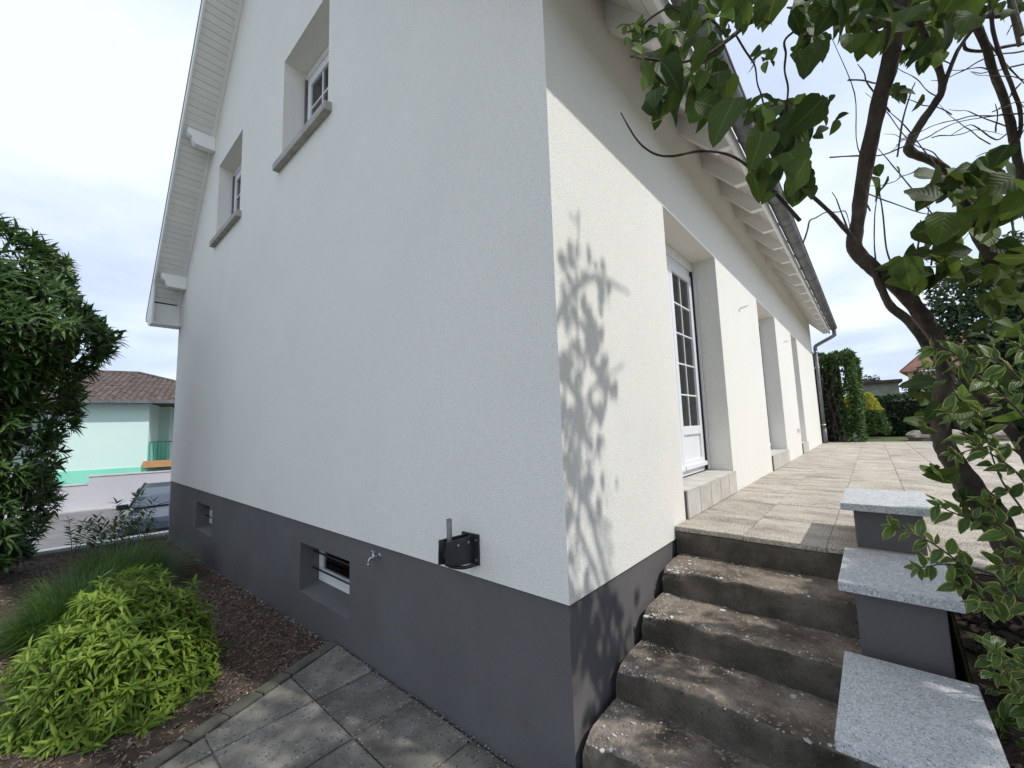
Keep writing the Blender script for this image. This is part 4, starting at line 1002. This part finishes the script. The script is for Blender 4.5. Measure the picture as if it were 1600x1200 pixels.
L.build(lb, [leafgeo(.24, 6, 'lance', .22, .40), leafgeo(.20, 6, 'lance', .15, .6, .15), leafgeo(.27, 6, 'lance', .28, .2)], MT['lime'], 300, lowgeo=leafgeo(.24, 5, 'lance', .2, .35))

# ornamental grass mounds
def grass(base, r, n, ln, lab, lean):
    t_ = thing('grass_mound', (base[0], base[1], gz(base[0], base[1])), lab, 'ornamental grass', 'ornamental grasses in the mulch bed'); V = []; F = []; R = []
    for i in range(n):
        a = rng.random()*6.283; q = r*.35*rng.random()**.5; l = ln*rng.uniform(.6, 1.15)
        x, y = base[0]+q*math.cos(a), base[1]+q*math.sin(a)
        b = a+rng.normal()*.5; d = Vector((math.cos(b), math.sin(b), 0))+Vector(lean)*.5; sd_ = Vector((-d.y, d.x, 0)).normalized()*.0055
        out_ = rng.uniform(.35, 1.0); v0 = len(V); rv = rng.random()
        for k in range(6):
            f = k/5; p = Vector((x, y, gz(x, y)))+d*(l*out_*f**1.3*.85)+Vector((0, 0, l*(1.25-.55*out_)*(f-.62*out_*f*f*1.15)))
            p.z = max(p.z, gz(p.x, p.y)+.01); w = sd_*(1-f*.85); V += [p-w, p+w]; R += [rv, rv]
        F += [(v0+2*k, v0+2*k+1, v0+2*k+3, v0+2*k+2) for k in range(5)]
    me = bpy.data.meshes.new('blades'); me.from_pydata([tuple(v) for v in V], [], F); me.materials.append(MT['grassleaf'])
    at_ = me.attributes.new('rnd', 'FLOAT', 'POINT'); at_.data.foreach_set('value', np.array(R, dtype=np.float32)); uvl = me.uv_layers.new(name='uv')
    o = bpy.data.objects.new('blades', me); COL.objects.link(o); o.parent = t_; o.matrix_parent_inverse = basemat(t_).inverted(); o['kind'] = 'stuff'
grass(tuple(uv_pt(150, 3.9, 0)), .75, 2300, .66, 'dark green grass mound right behind the lime shrub', (.25, -.1, 0))
grass(tuple(uv_pt(205, 4.9, 0)), .8, 2200, .72, 'dark green grass mound farther back near the house corner', (.3, 0, 0))
grass(tuple(uv_pt(95, 3.6, 0)), .4, 900, .42, 'short grass tuft left of the two large grass mounds', (-.2, 0, 0))
# dry upright stalks by the corner
ds = thing('dry_stalks', tuple(uv_pt(248, 5.7, -.2)), 'thin dry stalks standing in the grass by the house corner', 'stalks'); mb = MB()
for k in range(14):
    p = uv_pt(238+k*2.6, 5.4+rng.random()*.8, -.2); mb.tube([p, p+Vector((rng.normal()*.04, rng.normal()*.04, .35)), p+Vector((rng.normal()*.09, rng.normal()*.09, .5+.25*rng.random()))], [.003, .0025, .001], 4)
mb.build('stalk', MT['kerb'], ds)

def sprig(px, v, h, n, ln, lab, leans, geo_w=.3, m_='laurel', step_=.055, grp='young plants by the garden wall'):
    b = uv_pt(px, v, 0); b.z = gz(b.x, b.y); t_ = thing('young_plant', tuple(b), lab, 'plant', grp); L = Leaves(); mb = MB()
    for k in range(n):
        ld = UR*(leans[0]+(leans[1]-leans[0])*(k+.5)/n)+VR*rng.normal()*.15; top = b+Vector((0, 0, h*rng.uniform(.8, 1)))+ld*h
        P = spline([b+ld*.03, b.lerp(top, .5)+Vector((0, 0, h*.06)), top], 8); mb.tube(P, lerp_r([.005, .004, .0015], 8), 5)
        for i in range(5, len(P)):
            d = (P[i]-P[i-1]).normalized(); s_ = d.cross(VR).normalized()
            for sg in (-1, 1): L.add(P[i], s_*sg+d*.5+rdir()*.25, Vector((0, 0, 1))+rdir()*.3, ln*rng.uniform(.8, 1.2))
        L.add(P[-1], P[-1]-P[-2], Vector((0, 0, 1)), ln)
    mb.build('stem', MT['twig'], t_, smooth=True); L.build(t_, [leafgeo(geo_w, 4, 'lance')], MT[m_], 60)
sprig(128, 6.6, .62, 3, .12, 'leafy young plant standing before the road left of the others', (-.15, .25))
sprig(150, 6.5, .55, 3, .12, 'arching young plant leaning right in front of the road', (.2, .8))
sprig(208, 6.9, .95, 4, .13, 'tallest young plant in front of the parked car', (-.3, .5))
sprig(190, 7.0, .55, 5, .12, 'bushy low young plant between the grass and the parked car', (-.9, .7))
sprig(232, 7.2, .5, 3, .10, 'small green plant at the garden wall beside the house corner', (-.5, .4))

# ------------------------------------------------------------------ the tree on the right
tree = thing('leaning_tree', (.86, -1.62, .55), 'crooked leafy tree leaning over the steps at the right', 'tree')
TL = Leaves()
BARK = MT['bark']
def limb(pts, widths, nm='branch', seg=10, n=6, m_=None, wob=.25, par=None):
    if nm == 'twig':      # real twigs zigzag a little
        q_ = [pts[0]]
        for a, c_ in zip(pts, pts[1:]):
            l_ = math.hypot(c_[0]-a[0], c_[1]-a[1]); q_.append(((a[0]+c_[0])/2+rng.normal()*l_*.06, (a[1]+c_[1])/2+rng.normal()*l_*.06, (a[2]+c_[2])/2)); q_.append(c_)
        widths = [w for w in widths for _ in (0, 1)][:-1]; pts = q_
    P = spline([at(*p) for p in pts], n); ds_ = [p[2] for p in pts]
    R = lerp_r([w*.74*d/FPX/2 for w, d in zip(widths, ds_)], n); mb = MB().tube(P, R, seg, wob=wob)
    mb.build(nm, m_ or BARK, par or tree, smooth=True); return P
limb([(1700, 1130, 1.62), (1650, 1000, 1.6), (1598, 890, 1.55), (1545, 800, 1.5), (1500, 738, 1.5), (1474, 690, 1.5), (1469, 645, 1.5), (1476, 590, 1.5), (1466, 540, 1.5), (1440, 492, 1.48), (1405, 450, 1.45), (1365, 420, 1.42), (1336, 388, 1.4), (1340, 345, 1.38), (1353, 255, 1.34), (1374, 160, 1.28), (1396, 70, 1.22), (1408, -20, 1.18), (1425, -140, 1.16), (1455, -330, 1.2)],
     [60, 58, 54, 50, 42, 34, 29, 28, 28, 28, 27, 27, 26, 25, 27, 29, 32, 33, 30, 16], 'trunk', 14)
limb([(1640, 770, 1.42), (1598, 700, 1.42), (1565, 655, 1.45), (1532, 618, 1.47), (1505, 590, 1.49), (1480, 566, 1.5)], [22, 22, 19, 18, 17, 15])
limb([(1486, 585, 1.5), (1455, 548, 1.46), (1420, 502, 1.43), (1392, 478, 1.42), (1377, 450, 1.41), (1355, 405, 1.4), (1332, 372, 1.38), (1300, 335, 1.35), (1262, 300, 1.33), (1240, 278, 1.31), (1225, 240, 1.3), (1205, 190, 1.3)], [22, 20, 17, 15, 13, 11, 10, 8, 7, 6, 5, 4])
limb([(1560, 420, 1.52), (1520, 345, 1.5), (1485, 278, 1.48), (1462, 254, 1.47), (1436, 244, 1.46), (1419, 233, 1.45), (1431, 205, 1.44), (1453, 172, 1.42), (1470, 146, 1.4), (1472, 126, 1.4), (1462, 92, 1.38), (1443, 52, 1.36), (1430, 10, 1.34), (1425, -60, 1.3)], [26, 22, 17, 15, 16, 16, 17, 15, 14, 13, 13, 12, 11, 8])
limb([(1471, 146, 1.4), (1477, 128, 1.39), (1492, 88, 1.38), (1506, 64, 1.38), (1524, 42, 1.37), (1552, 12, 1.36), (1575, -40, 1.35)], [9, 8, 8, 7, 7, 6, 5])
limb([(1650, 470, 1.58), (1612, 350, 1.55), (1592, 262, 1.52), (1584, 218, 1.5), (1573, 168, 1.48), (1554, 117, 1.46), (1539, 70, 1.44), (1517, 27, 1.42), (1487, -2, 1.4), (1450, -60, 1.36)], [20, 18, 16, 15, 14, 14, 14, 15, 14, 10])
limb([(1588, 225, 1.5), (1595, 200, 1.48), (1592, 165, 1.46), (1572, 112, 1.44), (1553, 55, 1.43), (1548, 0, 1.42), (1545, -60, 1.4)], [6, 7, 7, 7, 7, 7, 6])
limb([(1640, 0, 1.5), (1598, 14, 1.47), (1562, 25, 1.45), (1535, 26, 1.44), (1518, 30, 1.42)], [11, 10, 9, 7, 6])
limb([(1640, 62, 1.5), (1600, 68, 1.5), (1560, 75, 1.48), (1532, 80, 1.47), (1510, 77, 1.46), (1506, 66, 1.45)], [6, 6, 6, 6, 6, 5])
tw = [[(1630, 178, 1.5), (1570, 178, 1.47), (1520, 181, 1.45), (1480, 190, 1.43), (1440, 205, 1.4), (1400, 227, 1.4)], [(1600, 195, 1.5), (1560, 218, 1.48), (1535, 205, 1.47), (1515, 195, 1.46), (1485, 212, 1.45)],
      [(1610, 98, 1.5), (1560, 110, 1.46), (1545, 112, 1.45), (1519, 112, 1.44)], [(1618, 75, 1.5), (1560, 85, 1.47), (1510, 108, 1.46), (1480, 122, 1.45), (1455, 126, 1.44)],
      [(1600, 5, 1.5), (1585, 35, 1.5), (1578, 45, 1.5), (1573, 55, 1.5)], [(1583, 216, 1.5), (1572, 240, 1.5), (1545, 238, 1.5), (1525, 245, 1.5)], [(1556, 206, 1.5), (1558, 190, 1.49), (1555, 162, 1.48)],
      [(1430, 450, 1.42), (1385, 388, 1.42), (1340, 230, 1.4), (1300, 60, 1.36)], [(1455, 415, 1.44), (1470, 355, 1.44), (1400, 265, 1.42), (1372, 232, 1.41)], [(1480, 300, 1.46), (1440, 230, 1.45), (1390, 175, 1.42)],
      [(1336, 388, 1.4), (1310, 320, 1.37), (1300, 300, 1.36)], [(1368, 440, 1.42), (1366, 380, 1.41), (1372, 300, 1.4)], [(1402, 245, 1.42), (1425, 140, 1.41), (1430, 128, 1.41)], [(1297, 246, 1.35), (1375, 243, 1.4), (1450, 214, 1.42), (1500, 190, 1.44), (1600, 178, 1.5)],
      [(1255, 380, 1.36), (1265, 345, 1.36), (1290, 332, 1.36), (1320, 330, 1.37), (1330, 365, 1.38)], [(1325, 125, 1.34), (1370, 130, 1.36), (1400, 108, 1.37)], [(1360, 330, 1.38), (1345, 300, 1.38), (1430, 330, 1.42), (1465, 333, 1.43)],
      [(1432, 410, 1.43), (1440, 360, 1.43), (1452, 322, 1.44)], [(1390, 175, 1.40), (1355, 130, 1.38), (1340, 100, 1.37)], [(1580, 145, 1.49), (1600, 168, 1.5)], [(1540, 60, 1.46), (1600, 130, 1.5), (1630, 170, 1.5)], [(1595, 130, 1.5), (1575, 155, 1.5), (1560, 170, 1.5)]]
for t_ in tw: limb(t_, [3.4-2.2*i/(len(t_)-1) for i in range(len(t_))], 'twig', 6, 5, MT['twig'], wob=.5)
for _ in range(18):
    a, c_ = rng.uniform(1430, 1640), rng.uniform(-10, 330); d = rng.uniform(1.35, 1.55); sgn = -1 if rng.random() < .7 else 1; P_ = [(a, c_, d)]
    dx, dy = sgn*rng.uniform(18, 34), rng.normal()*14
    for q in range(rng.integers(3, 6)): dx *= rng.uniform(.8, 1.1); dy += rng.normal()*7; P_.append((P_[-1][0]+dx, P_[-1][1]+dy, d+q*.01))
    limb(P_, [2.6-1.8*i/(len(P_)-1) for i in range(len(P_))], 'twig', 5, 3, MT['twig'], wob=.5)
# twigs reaching to the eave
limb([(1250, 345, 1.33), (1200, 290, 1.32), (1150, 247, 1.30), (1100, 236, 1.29), (1050, 244, 1.28), (1022, 240, 1.27), (1000, 224, 1.27), (985, 203, 1.26), (970, 176, 1.26)], [8, 6, 5.5, 5, 5, 4.5, 4, 3.5, 2.5], 'branch', 8)
limb([(1400, -10, 1.22), (1330, -15, 1.24), (1270, 0, 1.25), (1225, -4, 1.26), (1180, 28, 1.26), (1140, 60, 1.26), (1105, 85, 1.25), (1060, 98, 1.25), (1010, 92, 1.24), (985, 88, 1.24)], [10, 8, 8, 8, 8, 8, 7, 5, 4, 3], 'branch', 8)
limb([(1140, 60, 1.26), (1110, 30, 1.25), (1075, 25, 1.25), (1045, 12, 1.24), (1000, 45, 1.23), (980, 50, 1.23)], [5, 5, 4, 4, 3, 3], 'twig', 6)
limb([(1095, 88, 1.25), (1090, 60, 1.25), (1075, 30, 1.25), (1048, 10, 1.24)], [4, 4, 3, 3], 'twig', 6)
limb([(1105, 85, 1.25), (1100, 115, 1.26), (1065, 145, 1.26), (1030, 150, 1.26)], [4, 4, 3, 2], 'twig', 6)
limb([(1310, -20, 1.3), (1290, 10, 1.3), (1228, 60, 1.3), (1226, 110, 1.3), (1228, 170, 1.3), (1200, 240, 1.3)], [6, 6, 5, 4, 4, 3], 'twig', 6)
limb([(1150, 55, 1.28), (1165, 80, 1.28), (1180, 105, 1.28), (1190, 150, 1.29), (1205, 215, 1.3)], [4, 4, 3, 3, 2], 'twig', 6)

def cluster(cx, cy, rx, ry, d, n, sz, dd=.12, droop=.9, poly=None):
    n = int(n*(1.5 if cy < 300 else 1.15))
    for _ in range(n):
        a = rng.random()*6.283; r = rng.random()**.5; px, py = cx+rx*r*math.cos(a), cy+ry*r*math.sin(a)
        p = at(px, py, d+rng.normal()*dd)
        dr = (UR*(rng.normal()*.65)+VR*(rng.normal()*.5)+Vector((0, 0, -droop+rng.normal()*.45))).normalized()
        nr = -VR*.9+UR*rng.normal()*.55+Vector((0, 0, .55+rng.normal()*.4))
        s_ = .67*sz*rng.uniform(.5, 1.2); TL.add(p-dr*s_*.45, dr, nr, s_)
# big hanging leaves over the eave
cluster(1070, 115, 62, 60, 1.26, 34, .120); cluster(1020, 60, 38, 36, 1.24, 14, .075, droop=.1); cluster(1120, 150, 30, 40, 1.27, 10, .13); cluster(1030, 165, 18, 30, 1.26, 6, .10)
cluster(1105, 25, 60, 28, 1.26, 20, .10); cluster(990, 45, 18, 18, 1.23, 9, .058, .03, .0)
cluster(1228, 205, 52, 48, 1.31, 30, .135); cluster(1225, 280, 46, 30, 1.33, 18, .13); cluster(1200, 160, 40, 24, 1.3, 8, .10); cluster(1295, 190, 22, 40, 1.33, 6, .06)
cluster(1265, 65, 30, 34, 1.31, 14, .125); cluster(1195, 95, 22, 22, 1.29, 6, .055)
cluster(1250, 10, 110, 26, 1.3, 26, .115); cluster(1350, 10, 90, 40, 1.3, 34, .12); cluster(1440, 20, 80, 40, 1.36, 34, .12); cluster(1370, 60, 60, 28, 1.35, 16, .11); cluster(1540, 5, 60, 22, 1.4, 12, .10)
cluster(1405, 150, 22, 16, 1.36, 4, .09); cluster(1440, 88, 30, 22, 1.38, 10, .11); cluster(1380, 275, 34, 16, 1.38, 3, .12, .03); cluster(1435, 158, 5, 5, 1.36, 1, .08, .02)
cluster(1500, 290, 70, 30, 1.36, 14, .14, .08, .25); cluster(1560, 300, 50, 60, 1.4, 24, .15, .1, .35); cluster(1480, 345, 40, 30, 1.36, 8, .14, .08, .3); cluster(1450, 420, 70, 32, 1.4, 24, .13, .08, .3)
cluster(1540, 400, 70, 50, 1.5, 24, .14, .12, .4); cluster(1590, 470, 40, 80, 1.5, 18, .13, .12, .5); cluster(1530, 520, 60, 40, 1.55, 12, .12, .12, .5)
cluster(1540, 620, 50, 60, 1.5, 16, .13, .15, .5); cluster(1445, 600, 22, 40, 1.45, 7, .12, .06, .3); cluster(1450, 655, 25, 18, 1.45, 4, .12, .05, .3); cluster(1500, 650, 60, 40, 1.6, 12, .13, .1, .4)
cluster(1480, 735, 40, 14, 1.42, 5, .13, .04, .3); cluster(1520, 790, 40, 30, 1.45, 10, .12, .08, .4)
# crown out of the picture above: throws the dappled shade
def shade(q, s0, s1, sz=.13):
    s_ = rng.uniform(s0, s1); p = Vector(q)+sun_dir*s_; px, py, w = proj(p)
    if w > 0 and -200 < px < 1800 and py > -200 and py < 1400: return
    if (p-CAM).length < .5: return
    TL.add(p, rdir()-Vector((0, 0, .5)), rdir()+Vector((0, 0, .8)), sz*rng.uniform(.7, 1.2))
for _ in range(420): shade((rng.uniform(-.4, 1.15), rng.uniform(-.93, -.62)+.12*math.sin(rng.random()*9), .5), 1.0, 3.6)
for _ in range(600): shade((rng.uniform(-.4, 1.22), rng.uniform(-1.25, -.86), .8), 1.0, 3.6)
for _ in range(550): shade((rng.uniform(-.8, 1.5), rng.uniform(-3.0, -1.25), .7), 1.0, 3.6)
for _ in range(1300):
    q = Vector((rng.uniform(-2.3, .0), rng.uniform(-.4, 3.2), 0)) if _ % 2 else Vector((rng.uniform(-1.3, .0), rng.uniform(-.4, 2.3), 0))
    if mn.noise(q*1.1+Vector((9, 0, 0))) > .16 or q.x+.249*q.y > -.12: continue
    shade(q, 2.6, 6.2, .16)
def inpoly(x, y, P):
    c = False
    for i in range(len(P)):
        (x1, y1), (x2, y2) = P[i], P[i-1]
        if (y1 > y) != (y2 > y) and x < (x2-x1)*(y-y1)/(y2-y1)+x1: c = not c
    return c
WP = [(898, 335), (908, 400), (945, 410), (950, 450), (940, 500), (935, 560), (975, 575), (968, 610), (935, 640), (925, 680), (895, 700), (880, 610), (876, 520), (878, 420), (890, 395)]
k = 0
while k < 125:
    x, y = rng.uniform(870, 985), rng.uniform(330, 760)
    if not inpoly(x, y, WP): continue
    k += 1; s_ = rng.uniform(2.1, 2.9); TL.add(wpt(x, y, 0)+sun_dir*s_, rdir()-Vector((0, 0, .7)), rdir()+Vector((0, 0, .8)), .10*rng.uniform(.6, 1.1))
mb = MB()
for pts in (((905, 330), (900, 480), (905, 620), (903, 900)), ((912, 640), (905, 760), (896, 900)), ((975, 570), (930, 600), (905, 640))):
    mb.tube([wpt(a, b, 0)+sun_dir*2.4 for a, b in pts], .006, 6)
mb.build('twig', MT['twig'], tree)
top = at(1455, -330, 1.2)
for tgt in ((-.8, -2.2, 4.6), (.9, -2.6, 4.2), (1.2, -1.6, 4.3), (-2.2, -1.5, 4.8), (-1.2, -3.6, 4.4)):
    T_ = Vector(tgt); MB().tube(spline([top, (top+T_)/2+Vector((0, 0, .25)), T_], 5), lerp_r([.02, .018, .006], 5), 7, wob=.2).build('branch', BARK, tree, smooth=True)
def keep_(e):
    px, py, w = proj(e[0].translation)
    return not (w > 0 and -500 < px < 945 and -500 < py < 1350)
TL.m = [e for e in TL.m if keep_(e)]
TL.build(tree, [leafgeo(.84, 8, 'heart', .10, .22, .05), leafgeo(.76, 8, 'heart', .20, .40, .09), leafgeo(.92, 8, 'heart', .05, .14, .12)], MT['treeleaf'], 300, lowgeo=leafgeo(.8, 4, 'heart', .12, .3))

# ------------------------------------------------------------------ variegated shrub in front of the tree
vs = thing('variegated_shrub', (.8, -1.75, .5), 'variegated shrub with yellow edged leaves beside the granite capped pillars', 'shrub')
VL = Leaves(); mb = MB(); root = Vector((.85, -1.72, .45))
def vtwig(pts, w=4, ln=.054, gap=.026, start=.25):
    P = spline([at(*p) for p in pts], 8); n = len(P); mb.tube(P, [max(.0012, w*pts[0][2]/FPX/2*(1-.7*i/n)) for i in range(n)], 6)
    acc = 0; sg = 1
    for i in range(1, n):
        acc += (P[i]-P[i-1]).length
        if i/n < start or acc < gap: continue
        acc = 0; sg = -sg; d = (P[i]-P[i-1]).normalized(); s_ = d.cross(VR).normalized()*sg
        for _ in range(2 if rng.random() < .5 else 1): VL.add(P[i], s_*.8+d*.55+rdir()*.5, Vector((0, 0, .8))-VR*.5+rdir()*.35, ln*rng.uniform(.65, 1.25))
    whorl(VL, P[-1], P[-1]-P[-2], 4, ln*.8, .7)
for pts in ([(1600, 935, 1.3), (1540, 915, 1.28), (1500, 880, 1.27), (1455, 848, 1.26), (1420, 832, 1.25), (1395, 825, 1.25)], [(1560, 900, 1.32), (1510, 885, 1.3), (1470, 882, 1.28), (1435, 888, 1.27)],
            [(1600, 830, 1.4), (1540, 815, 1.38), (1500, 805, 1.36), (1465, 790, 1.35)], [(1620, 1000, 1.3), (1580, 950, 1.28), (1545, 940, 1.27), (1500, 915, 1.26)],
            [(1640, 820, 1.25), (1590, 740, 1.22), (1520, 690, 1.2), (1475, 640, 1.2)], [(1640, 700, 1.2), (1590, 640, 1.18), (1530, 590, 1.16), (1485, 548, 1.15), (1455, 545, 1.15)],
            [(1640, 660, 1.2), (1600, 600, 1.18), (1550, 560, 1.17), (1500, 560, 1.16)], [(1650, 900, 1.2), (1600, 860, 1.18), (1570, 830, 1.17), (1540, 780, 1.17)], [(1650, 1000, 1.15), (1610, 950, 1.14), (1575, 925, 1.13), (1545, 950, 1.12)],
            [(1640, 760, 1.3), (1580, 700, 1.3), (1530, 700, 1.3), (1490, 712, 1.3)], [(1650, 620, 1.25), (1620, 560, 1.22), (1590, 540, 1.2)], [(1650, 1100, 1.2), (1600, 1040, 1.2), (1560, 1060, 1.2)],
            [(1650, 880, 1.3), (1600, 800, 1.3), (1560, 740, 1.3), (1530, 640, 1.3)], [(1660, 940, 1.1), (1620, 900, 1.1), (1590, 880, 1.1), (1560, 890, 1.1)]): vtwig(pts)
for _ in range(24):
    a, b = rng.uniform(1545, 1700), rng.uniform(760, 1150); d = rng.uniform(1.2, 1.75)
    vtwig([(a+60, b+120, d+.1), (a+25, b+50, d+.03), (a, b, d)], 3, .055, .028, .1)
for _ in range(20):
    a, b = rng.uniform(1540, 1660), rng.uniform(980, 1160); d = rng.uniform(1.3, 1.7); vtwig([(a+60, b+80, d+.1), (a+25, b+50, d+.03), (a, b, d)], 3, .06, .04, .1)
for d in (1.25, 1.4, 1.55): P = spline([root, at(1640, 1000, d), at(1620, 800, d), at(1600, 640, d)], 5); mb.tube(P, lerp_r([.012, .01, .007, .003], 5), 7)
mb.build('stems', MT['twig'], vs, smooth=True)
VL.build(vs, [leafgeo(.46, 6, 'oval', .14, .25, .15), leafgeo(.52, 6, 'oval', .2, .4, .2)], MT['varleaf'], 300, lowgeo=leafgeo(.48, 4, 'oval', .15, .3))
# dark low leaves under the shrub
gc = thing('ground_cover', (.6, -2.0, .4), 'dark low leafy ground cover in the shade beside the nearest pillar', 'ground cover')
L = Leaves()
for _ in range(800):
    x, y = rng.uniform(-.5, 1.15), rng.uniform(-2.7, -1.36); z = gz(x, y)
    if x > .55 and y > -1.55: continue
    L.add((x, y, z+rng.uniform(.0, .22)), rdir()+Vector((0, 0, .2)), Vector((0, 0, 1))+rdir()*.5, .075*rng.uniform(.7, 1.3))
L.build(gc, [leafgeo(.5, 5, 'oval')], MT['darkleaf'], 80)
# hedge closing the right side of the terrace, behind the shrub
rh = thing('side_hedge', (3.2, -6.2, .87), 'dark hedge along the right side of the terrace behind the foliage', 'hedge')
L = Leaves(); boxhedge(L, -1.5, 12.5, -7.2, -6.0, .9, 2.7, 9000, .12, 'lllt', .1)
L.build(rh, [lg_s[0]], MT['hedgeleaf'], 0, lowgeo=lg_s[0]); MB().box(-1.4, 12.3, -7.1, -6.2, .8, 2.5).build('inner_shade', MT['dark_chip_core'], rh)
